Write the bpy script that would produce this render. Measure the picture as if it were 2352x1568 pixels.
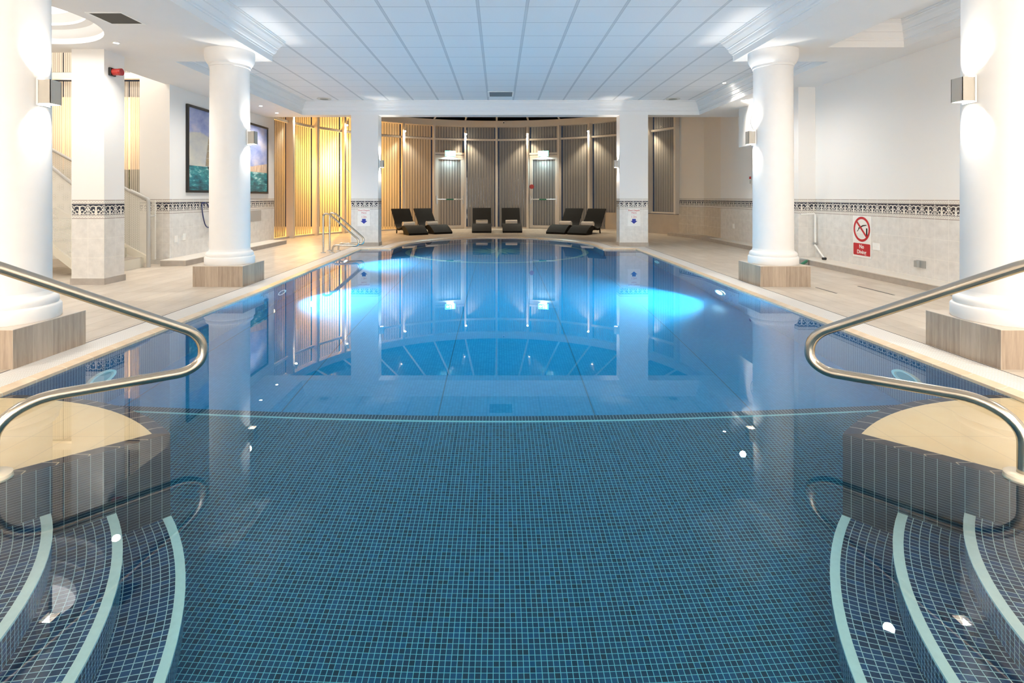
import bpy, math, random
from math import sin, cos, pi, radians as R, sqrt, hypot
from mathutils import Vector, Matrix
from mathutils.geometry import tessellate_polygon

for o in list(bpy.data.objects):
    bpy.data.objects.remove(o)
SC = bpy.context.scene
COL = SC.collection
random.seed(7)

# ------------------------------------------------------------------ camera, world, exposure
cam_d = bpy.data.cameras.new('camera')
cam_d.sensor_width = 36.0
cam_d.lens = 1254 / 2352 * 36
cam_d.shift_x = 30 / 2352
cam_d.shift_y = -331 / 2352
cam_d.clip_start = 0.05
cam = bpy.data.objects.new('camera', cam_d)
COL.objects.link(cam)
cam.location = (0, 0, 1.18)
cam.rotation_euler = (R(90), 0, 0)
SC.camera = cam
SC.view_settings.view_transform = 'Standard'
SC.view_settings.look = 'None'
SC.view_settings.gamma = 1
SC.view_settings.use_curve_mapping = False
SC.view_settings.exposure = 1.05
w = bpy.data.worlds.new('night')
SC.world = w
w.use_nodes = True
w.node_tree.nodes['Background'].inputs[0].default_value = (0.05, 0.08, 0.14, 1)
w.node_tree.nodes['Background'].inputs[1].default_value = 0.15
cy = SC.cycles
cy.use_denoising = True
cy.max_bounces = 10
cy.diffuse_bounces = 5
cy.glossy_bounces = 5
cy.transmission_bounces = 8
cy.transparent_max_bounces = 16
cy.sample_clamp_indirect = 6.0
cy.blur_glossy = 1.0
cy.use_adaptive_sampling = True
cy.adaptive_threshold = 0.03

G_GEN = 1.0      # added spots without fittings
G_WET = 1.0      # lamps under water


def add_light(name, kind, loc, power, color=(1, 1, 1), rot=None, parent=None, **kw):
    d = bpy.data.lights.new(name, kind)
    d.energy = power
    d.color = color
    for k, v in kw.items():
        setattr(d, k, v)
    o = bpy.data.objects.new(name, d)
    COL.objects.link(o)
    o.location = loc
    if rot:
        o.rotation_euler = rot
    if parent:
        o.parent = parent
    return o


WARM = (1.0, 0.93, 0.83)
NEUT = (1.0, 0.905, 0.785)

# ------------------------------------------------------------------ key heights and plan
ZW = -0.04          # water level
ZF = -1.24          # pool floor
ZS = 3.18           # soffit
ZC = 3.513          # tiled ceiling
PX0, PX1 = -3.05, 3.13


# ------------------------------------------------------------------ node helpers
class S:
    """a shader socket with arithmetic"""
    def __init__(s, t, k):
        s.t, s.k = t, k

    def _m(s, op, *a):
        n = s.t.nodes.new('ShaderNodeMath')
        n.operation = op
        for i, x in enumerate((s,) + a):
            if isinstance(x, S):
                s.t.links.new(x.k, n.inputs[i])
            else:
                n.inputs[i].default_value = x
        return S(s.t, n.outputs[0])

    def __add__(s, o): return s._m('ADD', o)
    __radd__ = __add__
    def __sub__(s, o): return s._m('SUBTRACT', o)
    def __rsub__(s, o): return s._m('MULTIPLY', -1.0)._m('ADD', o)
    def __mul__(s, o): return s._m('MULTIPLY', o)
    __rmul__ = __mul__
    def __truediv__(s, o): return s._m('DIVIDE', o)
    def gt(s, o): return s._m('GREATER_THAN', o)
    def lt(s, o): return s._m('LESS_THAN', o)
    def floor(s): return s._m('FLOOR')
    def fract(s): return s._m('FRACT')
    def abs(s): return s._m('ABSOLUTE')
    def max(s, o): return s._m('MAXIMUM', o)
    def min(s, o): return s._m('MINIMUM', o)
    def pow(s, o): return s._m('POWER', o)
    def sqrt(s): return s._m('SQRT')
    def sin(s): return s._m('SINE')
    def inv(s): return 1.0 - s


class M:
    def __init__(s, name):
        s.m = bpy.data.materials.new(name)
        s.m.use_nodes = True
        s.t = s.m.node_tree
        s.b = s.t.nodes['Principled BSDF']
        s.out = s.t.nodes['Material Output']

    def node(s, kind, **kw):
        n = s.t.nodes.new(kind)
        for k, v in kw.items():
            setattr(n, k, v)
        return n

    def uv(s):
        n = s.node('ShaderNodeUVMap')
        n.uv_map = 'UVMap'
        x = s.node('ShaderNodeSeparateXYZ')
        s.t.links.new(n.outputs[0], x.inputs[0])
        return S(s.t, x.outputs[0]), S(s.t, x.outputs[1])

    def pos(s, kind='Object'):
        n = s.node('ShaderNodeTexCoord')
        x = s.node('ShaderNodeSeparateXYZ')
        s.t.links.new(n.outputs[kind], x.inputs[0])
        return [S(s.t, x.outputs[i]) for i in range(3)]

    def vec(s, *a):
        n = s.node('ShaderNodeCombineXYZ')
        for i, x in enumerate(a):
            if isinstance(x, S):
                s.t.links.new(x.k, n.inputs[i])
            else:
                n.inputs[i].default_value = x
        return n.outputs[0]

    def noise(s, vec, scale=5, detail=3, rough=0.5):
        n = s.node('ShaderNodeTexNoise')
        n.inputs['Scale'].default_value = scale
        n.inputs['Detail'].default_value = detail
        n.inputs['Roughness'].default_value = rough
        if vec is not None:
            s.t.links.new(vec, n.inputs['Vector'])
        return S(s.t, n.outputs[0])

    def white(s, vec):
        n = s.node('ShaderNodeTexWhiteNoise')
        s.t.links.new(vec, n.inputs['Vector'])
        return S(s.t, n.outputs[0])

    def ramp(s, f, stops, interp='LINEAR'):
        n = s.node('ShaderNodeValToRGB')
        n.color_ramp.interpolation = interp
        e = n.color_ramp.elements
        while len(e) < len(stops):
            e.new(0.5)
        for i, (p, c) in enumerate(stops):
            e[i].position = p
            e[i].color = (*c, 1)
        s.t.links.new(f.k, n.inputs[0])
        return n.outputs[0]

    def mix(s, f, a, b):
        n = s.node('ShaderNodeMix')
        n.data_type = 'RGBA'
        for sock, x in ((n.inputs['Factor'], f), (n.inputs[6], a), (n.inputs[7], b)):
            if isinstance(x, S):
                s.t.links.new(x.k, sock)
            elif isinstance(x, (int, float)):
                sock.default_value = x
            elif isinstance(x, tuple):
                sock.default_value = (*x, 1)
            else:
                s.t.links.new(x, sock)
        return n.outputs[2]

    def set(s, color=None, rough=None, metal=None, spec=None, bump=None, bstr=0.3, bdist=0.01, **kw):
        def put(nm, v):
            if v is None:
                return
            i = s.b.inputs[nm]
            if isinstance(v, S):
                s.t.links.new(v.k, i)
            elif isinstance(v, tuple):
                i.default_value = (*v, 1)
            elif isinstance(v, (int, float)):
                i.default_value = v
            else:
                s.t.links.new(v, i)
        put('Base Color', color)
        put('Roughness', rough)
        put('Metallic', metal)
        put('Specular IOR Level', spec)
        for k, v in kw.items():
            put(k.replace('_', ' '), v)
        if bump is not None:
            n = s.node('ShaderNodeBump')
            n.inputs['Strength'].default_value = bstr
            n.inputs['Distance'].default_value = bdist
            s.t.links.new(bump.k, n.inputs['Height'])
            s.t.links.new(n.outputs[0], s.b.inputs['Normal'])
        return s.m


def smooth(m, x, a, b):
    n = m.node('ShaderNodeMapRange')
    n.interpolation_type = 'SMOOTHSTEP'
    m.t.links.new(x.k, n.inputs[0])
    n.inputs[1].default_value = a
    n.inputs[2].default_value = b
    return S(m.t, n.outputs[0])


def grid(u, v, su, sv, gu, gv=None):
    """1 on the grout lines; u, v in metres"""
    gv = gu if gv is None else gv
    fu = (u / su).fract()
    fv = (v / sv).fract()
    a = fu.lt(gu / su)
    b = fv.lt(gv / sv)
    return a.max(b)


def plain(name, color, rough=0.5, metal=0.0, spec=0.5, nz=0.0, scale=30, bump=0.0, **kw):
    m = M(name)
    c = color
    n = None
    if nz or bump:
        n = m.noise(m.node('ShaderNodeTexCoord').outputs['Object'], scale, 4)
    if nz:
        c = m.ramp(n, [(0.3, tuple(x * (1 - nz) for x in color)), (0.7, tuple(min(1, x * (1 + nz)) for x in color))])
    return m.set(c, rough, metal, spec, bump=n if bump else None, bstr=bump, bdist=0.004, **kw)


def emit(name, color, strength):
    m = M(name)
    return m.set((0.8, 0.8, 0.8), 0.5, Emission_Color=color, Emission_Strength=strength)


# ------------------------------------------------------------------ materials
PLASTER = plain('white_plaster', (0.80, 0.79, 0.775), 0.75, nz=0.012, scale=3, bump=0.06)
PLASTER_COL = plain('column_plaster', (0.82, 0.81, 0.80), 0.7, nz=0.012, scale=9, bump=0.18)
CORNICE = plain('cornice_paint', (0.80, 0.80, 0.80), 0.6)
FRAME = plain('cream_frame_paint', (0.66, 0.60, 0.53), 0.45)
WHITEFRAME = plain('white_frame_paint', (0.80, 0.79, 0.74), 0.45)
WHITEP = plain('white_plastic', (0.85, 0.85, 0.83), 0.35)
GREYP = plain('grey_plastic', (0.33, 0.34, 0.34), 0.4)
BLACKP = plain('black_plastic', (0.012, 0.012, 0.013), 0.4)
REDP = plain('red_plastic', (0.42, 0.025, 0.018), 0.35)
SIGNRED = plain('sign_red', (0.48, 0.012, 0.022), 0.45)
SIGNBLUE = plain('sign_blue', (0.01, 0.03, 0.32), 0.45)
SIGNWHITE = plain('sign_white', (0.82, 0.82, 0.80), 0.4)
TEXTRED = plain('text_red', (0.55, 0.05, 0.07), 0.5)
TOWEL = plain('towel_cotton', (0.78, 0.72, 0.64), 0.95, nz=0.06, scale=60, bump=0.6)
STEEL = plain('brushed_steel', (0.53, 0.49, 0.43), 0.2, 1.0)
DULLSTEEL = plain('satin_steel', (0.50, 0.485, 0.45), 0.38, 1.0)
SCONCE = plain('sconce_nickel', (0.50, 0.47, 0.42), 0.45, 0.35)
ALUM = plain('aluminium', (0.62, 0.62, 0.62), 0.3, 0.7)
GREYSTONE = plain('grey_skirting_tile', (0.42, 0.38, 0.34), 0.5, nz=0.08, scale=12)
RAILGREY = plain('grey_rail_paint', (0.45, 0.44, 0.42), 0.4)
CREAMMETAL = plain('cream_steel_paint', (0.72, 0.68, 0.58), 0.5)
HOSEBLUE = plain('blue_hose_rubber', (0.01, 0.02, 0.10), 0.4)
GREEN = plain('green_plastic', (0.01, 0.16, 0.09), 0.4)
DARKGRILLE = plain('dark_grille', (0.07, 0.065, 0.055), 0.7, nz=0.3, scale=200)
NOSING = plain('pale_nosing', (0.95, 0.93, 0.88), 0.45, nz=0.03, scale=40)
NIGHT = plain('night_glass', (0.006, 0.008, 0.012), 0.08)
GLOW = emit('lamp_glow', (1.0, 0.95, 0.86), 60)
GLOWWARM = emit('spot_glow', (1.0, 0.85, 0.6), 60)
GLOWDOME = emit('dome_glow', (1.0, 0.97, 0.92), 2.6)
GLOWWET = emit('pool_lamp_glow', (0.85, 0.97, 1.0), 45)


def rattan():
    m = M('black_rattan')
    u, v = m.uv()
    a = (u * 140.0).sin() * (v * 90.0).sin()
    return m.set(m.ramp(a * 0.5 + 0.5, [(0.2, (0.003, 0.0025, 0.002)), (0.9, (0.011, 0.008, 0.006))]), 0.6, spec=0.2, bump=a, bstr=0.5, bdist=0.003)


RATTAN = rattan()


def thin_glass():
    m = M('window_glass')
    t = m.t
    lw = m.node('ShaderNodeFresnel')
    lw.inputs[0].default_value = 1.45
    tr = m.node('ShaderNodeBsdfTransparent')
    gl = m.node('ShaderNodeBsdfGlossy')
    gl.inputs['Roughness'].default_value = 0.02
    mx = m.node('ShaderNodeMixShader')
    t.links.new(lw.outputs[0], mx.inputs[0])
    t.links.new(tr.outputs[0], mx.inputs[1])
    t.links.new(gl.outputs[0], mx.inputs[2])
    t.links.new(mx.outputs[0], m.out.inputs[0])
    return m.m


GLASS = thin_glass()


def blind_mat(name, color, see):
    """woven vertical blind cloth: some light soaks through it"""
    m = M(name)
    t = m.t
    u, v = m.uv()
    n = m.noise(m.vec(u * 60.0, v * 1.5, 0), 1.0, 2)
    if see:
        n = n * 0.5 + (u * 158.0).sin() * 0.3 + 0.25  # light and dark of the folds painted into the cloth colour as stripes
    c = m.ramp(n, [(0.3, tuple(x * (0.85 if not see else 0.6) for x in color)), (0.7, color)])
    t.links.new(c, m.b.inputs['Base Color'])
    m.b.inputs['Roughness'].default_value = 0.42
    tl = m.node('ShaderNodeBsdfTranslucent')
    t.links.new(c, tl.inputs[0])
    mx = m.node('ShaderNodeMixShader')
    mx.inputs[0].default_value = 0.45
    t.links.new(m.b.outputs[0], mx.inputs[1])
    t.links.new(tl.outputs[0], mx.inputs[2])
    last = mx
    if see:
        tr = m.node('ShaderNodeBsdfTransparent')
        m2 = m.node('ShaderNodeMixShader')
        m2.inputs[0].default_value = see
        t.links.new(mx.outputs[0], m2.inputs[1])
        t.links.new(tr.outputs[0], m2.inputs[2])
        last = m2
    t.links.new(last.outputs[0], m.out.inputs[0])
    return m.m


BLIND = blind_mat('blind_cloth', (0.50, 0.48, 0.44), 0)
BLIND2 = blind_mat('sheer_blind_cloth', (0.80, 0.79, 0.76), 0.22)


def perforated():
    m = M('perforated_sheet')
    u, v = m.uv()
    s = 0.021
    a = u / s
    b = v / (s * 0.866)
    row = b.floor()
    off = (row * 0.5).fract()
    fu = (a + off).fract() - 0.5
    fv = b.fract() - 0.5
    d = (fu * fu + fv * fv * 0.75).sqrt()
    hole = d.lt(0.27)
    tr = m.node('ShaderNodeBsdfTransparent')
    mx = m.node('ShaderNodeMixShader')
    m.b.inputs['Base Color'].default_value = (0.76, 0.74, 0.68, 1)
    m.b.inputs['Roughness'].default_value = 0.45
    m.t.links.new(hole.k, mx.inputs[0])
    m.t.links.new(m.b.outputs[0], mx.inputs[1])
    m.t.links.new(tr.outputs[0], mx.inputs[2])
    m.t.links.new(mx.outputs[0], m.out.inputs[0])
    return m.m


PERF = perforated()


def dado(name, tile=(0.73, 0.715, 0.69), wall=(0.80, 0.79, 0.775)):
    """plaster above, patterned border, pale tiles below; UV = metres"""
    m = M(name)
    u, v = m.uv()
    TW, Z0, Z1 = 0.22, 0.89, 1.15
    cx = (u / TW).fract()
    nz = m.noise(m.vec(u, v, 0), 9, 4, 0.6)
    tcol = m.ramp(nz, [(0.32, tuple(x * 0.90 for x in tile)), (0.68, tuple(min(1, x * 1.05) for x in tile))])
    grout = grid(u, v - 0.095, TW, 0.265, 0.004)
    tcol = m.mix(grout, tcol, (0.84, 0.82, 0.77))
    b = (v - Z0) / (Z1 - Z0)
    # ornament in half-tile units
    x = (cx * 2.0 - 1.0).abs()
    y = (b - 0.21) * 2.35

    def ring(px, py, r, wd, lo=None, hi=None, ax=None):
        dx = x - px
        dy = y - py
        d = ((dx * dx + dy * dy).sqrt() - r).abs()
        k = d.lt(wd)
        if lo is not None:
            k = k * y.gt(lo)
        if hi is not None:
            k = k * y.lt(hi)
        if ax is not None:
            k = k * x.gt(ax)
        return k
    def disc(px, py, r, sx_=1.0):
        dx = (x - px) * sx_
        dy = y - py
        return (dx * dx + dy * dy).sqrt().lt(r)
    o = ring(0.35, 0.66, 0.40, 0.055, 0.84)
    for a in ((0.33, 0.34, 0.22, 0.045, None, 0.50), (0.52, 0.98, 0.90, 0.035, None, 0.30), (0.93, 0.22, 0.13, 0.032), (0.93, 0.93, 0.17, 0.042, 0.90),
              (1.18, 0.70, 0.30, 0.05, 0.45, 0.95)):
        o = o.max(ring(*a))
    for a in ((0.30, 0.56, 0.105), (0.42, 0.24, 0.05), (0.70, 0.42, 0.10, 1.3), (0.80, 0.60, 0.11, 1.4), (0.66, 0.74, 0.045), (0.03, 0.62, 0.46, 6.0), (0.06, 0.08, 0.09)):
        o = o.max(disc(*a))
    o = o * y.lt(1.18)
    orn = m.mix(o, (0.035, 0.04, 0.06), (0.78, 0.75, 0.69))
    band = b.gt(0.21) * b.lt(0.76)
    wave = ((u * 160.0).sin() * 0.03 + 0.86 - b).abs().lt(0.014)
    wave = wave.max(((u * 160.0).sin() * 0.03 + 0.11 - b).abs().lt(0.014))
    lines = b.lt(0.035).max((b - 0.96).abs().lt(0.017)).max((b - 0.185).abs().lt(0.013)).max((b - 0.785).abs().lt(0.013))
    bcol = m.mix(lines.max(wave * 0.7), (0.76, 0.74, 0.70), (0.30, 0.25, 0.23))
    bcol = m.mix(band, bcol, orn)
    bcol = m.mix(cx.lt(0.022), bcol, (0.80, 0.79, 0.76))
    isb = v.gt(Z0)
    isp = v.gt(Z1)
    col = m.mix(isb, tcol, bcol)
    col = m.mix(isp, col, wall)
    rough = isp * 0.5 + 0.22
    return m.set(col, rough, spec=0.4, bump=(grout * isb.inv()).inv(), bstr=0.2, bdist=0.002)


DADO = dado('tiled_dado_wall')
DADOWARM = dado('tiled_dado_wall_warm', (0.62, 0.55, 0.46), (0.78, 0.74, 0.69))


def deck_mat():
    m = M('deck_tile')
    x, y, z = m.pos()
    g = grid(x + 10.0, y + 10.0, 0.20, 0.60, 0.004)
    cell = m.white(m.vec(((x + 10.0) / 0.20).floor(), ((y + 10.0) / 0.60).floor(), 0))
    n = m.noise(m.vec(x, y * 0.5, 0), 6, 5, 0.6)
    c = m.ramp(n * 0.7 + cell * 0.3, [(0.25, (0.50, 0.435, 0.36)), (0.75, (0.63, 0.565, 0.485))])
    c = m.mix(g, c, (0.30, 0.25, 0.20))
    return m.set(c, 0.42, spec=0.4, bump=g.inv(), bstr=0.15, bdist=0.002)


DECK = deck_mat()


def mosaic(name, su, sv, gw, cols, grout, var=1.0, rough=0.25):
    m = M(name)
    u, v = m.uv()
    g = grid(u, v, su, sv, gw)
    cell = m.white(m.vec((u / su).floor(), (v / sv).floor(), 3.3))
    c = m.ramp(cell, [(i / (len(cols) - 1), c) for i, c in enumerate(cols)])
    return m.set(m.mix(g, c, grout), rough, spec=0.4)


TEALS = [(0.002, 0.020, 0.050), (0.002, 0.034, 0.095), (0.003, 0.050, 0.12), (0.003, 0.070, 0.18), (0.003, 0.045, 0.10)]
DARKS = [(0.016, 0.028, 0.055), (0.022, 0.038, 0.07), (0.028, 0.045, 0.085), (0.018, 0.03, 0.06)]
BLUES = [(0.012, 0.03, 0.085), (0.015, 0.05, 0.14), (0.02, 0.075, 0.20), (0.016, 0.04, 0.11), (0.012, 0.028, 0.075)]
MOS_STEP = mosaic('step_mosaic', 0.035, 0.025, 0.0032, BLUES, (0.60, 0.74, 0.78))
MOS_WALL = mosaic('pool_wall_mosaic', 0.05, 0.025, 0.0028, DARKS, (0.40, 0.50, 0.54))
MOS_SIDE = mosaic('pool_side_mosaic', 0.025, 0.025, 0.0022, [(0.008, 0.06, 0.15), (0.012, 0.09, 0.21), (0.010, 0.075, 0.18)], (0.35, 0.52, 0.60))


def pool_floor_mat():
    m = M('pool_floor_mosaic')
    x, y, z = m.pos()
    x = x + 20.0
    s = 0.025
    cell = m.white(m.vec((x / s).floor(), (y / s).floor(), 1.7))
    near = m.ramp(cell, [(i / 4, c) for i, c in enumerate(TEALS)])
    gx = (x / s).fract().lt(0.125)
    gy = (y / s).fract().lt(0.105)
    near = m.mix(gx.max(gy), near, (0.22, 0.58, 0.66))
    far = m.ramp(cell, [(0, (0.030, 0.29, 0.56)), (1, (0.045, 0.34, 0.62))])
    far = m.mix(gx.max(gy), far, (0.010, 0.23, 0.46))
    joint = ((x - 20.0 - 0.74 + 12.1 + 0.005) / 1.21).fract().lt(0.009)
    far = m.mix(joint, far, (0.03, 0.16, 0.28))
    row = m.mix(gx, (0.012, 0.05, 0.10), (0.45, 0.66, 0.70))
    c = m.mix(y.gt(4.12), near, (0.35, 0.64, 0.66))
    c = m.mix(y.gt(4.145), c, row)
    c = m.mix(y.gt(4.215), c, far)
    return m.set(c, 0.3, spec=0.3)


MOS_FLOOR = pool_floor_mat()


def grate_mat():
    m = M('white_overflow_grate')
    u, v = m.uv()
    fu = (u / 0.022).fract() - 0.5
    fv = (v / 0.022).fract() - 0.5
    d = (fu * fu + fv * fv).sqrt()
    k = smooth(m, d, 0.30, 0.46)
    c = m.mix(k, (0.82, 0.80, 0.77), (0.55, 0.53, 0.50))
    return m.set(c, 0.5, bump=k.inv(), bstr=0.4, bdist=0.003)


GRATE = grate_mat()


def lip_mat():
    m = M('tan_lip_tile')
    u, v = m.uv()
    n = m.noise(m.vec(u, v, 0), 12, 3)
    c = m.ramp(n, [(0.3, (0.66, 0.50, 0.34)), (0.7, (0.74, 0.59, 0.42))])
    g = (u / 0.25).fract().lt(0.02)
    return m.set(m.mix(g, c, (0.80, 0.74, 0.62)), 0.3)


LIP = lip_mat()


def ledge_tan():
    m = M('tan_platform_tile')
    u, v = m.uv()
    n = m.noise(m.vec(u, v, 0), 4, 4, 0.6)
    c = m.ramp(n, [(0.3, (0.93, 0.74, 0.44)), (0.7, (0.97, 0.81, 0.52))])
    g = grid(u + 3.0, v, 0.2, 0.4, 0.003)
    return m.set(m.mix(g * 0.5, c, (0.55, 0.44, 0.30)), 0.35)


PLATTAN = ledge_tan()


def rimtile():
    m = M('dark_rim_tile')
    u, v = m.uv()
    g = (u / 0.12).fract().lt(0.05)
    n = m.noise(m.vec(u * 4.0, v * 60.0, 0), 3, 2)
    c = m.ramp(n, [(0.3, (0.03, 0.032, 0.05)), (0.7, (0.07, 0.07, 0.09))])
    return m.set(m.mix(g, c, (0.66, 0.58, 0.44)), 0.2)


RIM = rimtile()


def plank():
    m = M('wood_look_plinth_tile')
    u, v = m.uv()
    pl = (u / 0.165).floor()
    r = m.white(m.vec(pl, 2.0, 0))
    n = m.noise(m.vec(u * 42.0 + pl * 7.0, v * 2.6 + r * 9.0, 0), 1.0, 5, 0.65)
    n2 = m.noise(m.vec(u * 8.0 + pl * 3.0, v * 1.2, 0), 1.0, 2)
    c = m.ramp(n * 0.6 + n2 * 0.25 + r * 0.15, [(0.3, (0.27, 0.21, 0.165)), (0.5, (0.42, 0.335, 0.26)), (0.7, (0.53, 0.44, 0.35))])
    g = (u / 0.165).fract().lt(0.014)
    return m.set(m.mix(g, c, (0.55, 0.47, 0.38)), 0.5)


PLANK = plank()
PLINTHTOP = plain('plinth_top_tile', (0.60, 0.53, 0.46), 0.45, nz=0.04, scale=14)


def ceil_mat():
    m = M('ceiling_tile')
    x, y, z = m.pos()
    fx = ((x + 0.257 + 12.0) / 0.6).fract()
    fy = ((y - 6.69 + 12.0) / 0.6).fract()
    gx = fx.lt(0.028).max(fx.gt(0.972))
    gy = fy.lt(0.008).max(fy.gt(0.992))
    n = m.noise(m.vec(x, y, 0), 90, 3)
    c = m.ramp(n, [(0.3, (0.84, 0.84, 0.84)), (0.7, (0.88, 0.88, 0.88))])
    c = m.mix(gx, c, (0.66, 0.67, 0.68))
    edge = (fx - 0.028).abs().lt(0.006).max((fx - 0.972).abs().lt(0.006))
    c = m.mix(gy.max(edge * 0.6), c, (0.42, 0.43, 0.45))
    return m.set(c, 0.8)


CEIL = ceil_mat()


def painting_mat():
    m = M('sea_painting_canvas')
    u, v = m.uv()
    n1 = m.noise(m.vec(u * 3.0, v * 2.2, 0), 1.7, 5, 0.6)
    n2 = m.noise(m.vec(u * 9.0, v * 14.0, 1.0), 1.3, 5, 0.7)
    n3 = m.noise(m.vec(u * 2.5, v * 2.0, 4.0), 1.2, 4, 0.55)
    sky = m.ramp(n1, [(0.35, (0.17, 0.23, 0.47)), (0.50, (0.30, 0.34, 0.55)), (0.66, (0.50, 0.48, 0.56))])
    cl = (n3 * 0.55 + 0.42 - (u - 0.12).abs() * 0.55) - v
    cloud = smooth(m, cl, -0.02, 0.03)
    sky = m.mix(cloud, sky, m.ramp(n1, [(0.3, (0.36, 0.38, 0.42)), (0.7, (0.60, 0.58, 0.48))]))
    sea = m.ramp(n2 + v * 0.35, [(0.38, (0.006, 0.045, 0.075)), (0.50, (0.01, 0.12, 0.16)), (0.62, (0.02, 0.24, 0.27)), (0.74, (0.5, 0.68, 0.68))])
    hz = v.lt(0.30)
    col = m.mix(hz, sky, sea)
    # pale cliffs on the right
    cm = m.noise(m.vec(u * 8.0, 0, 2.0), 1.5, 3)
    cliff = (v.gt(0.30) * u.gt(0.55)) * (v - 0.30).lt(0.02 + (u - 0.55) * 0.28 + (cm - 0.5) * 0.1)
    n4 = m.noise(m.vec(u * 40.0, v * 6.0, 0), 1.2, 4)
    col = m.mix(cliff, col, m.ramp(n4, [(0.3, (0.42, 0.28, 0.20)), (0.7, (0.66, 0.52, 0.40))]))
    return m.set(col, 0.45)


CANVAS = painting_mat()


def sail_mat():
    m = M('painted_sails')
    u, v = m.uv()
    n = m.noise(m.vec(u * 6.0, v * 12.0, 0), 2.0, 4)
    return m.set(m.ramp(n, [(0.35, (0.10, 0.08, 0.055)), (0.6, (0.42, 0.34, 0.24))]), 0.5)


SAIL = sail_mat()


def water_mat():
    m = M('pool_water')
    t = m.t
    g = m.node('ShaderNodeBsdfGlass')
    g.inputs['Roughness'].default_value = 0.0
    g.inputs['IOR'].default_value = 1.33
    g.inputs['Color'].default_value = (1, 1, 1, 1)
    va = m.node('ShaderNodeVolumeAbsorption')
    va.inputs['Color'].default_value = (0.24, 0.87, 0.965, 1)
    va.inputs['Density'].default_value = 0.36
    t.links.new(g.outputs[0], m.out.inputs['Surface'])
    t.links.new(va.outputs[0], m.out.inputs['Volume'])
    return m.m


WATER = water_mat()


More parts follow.
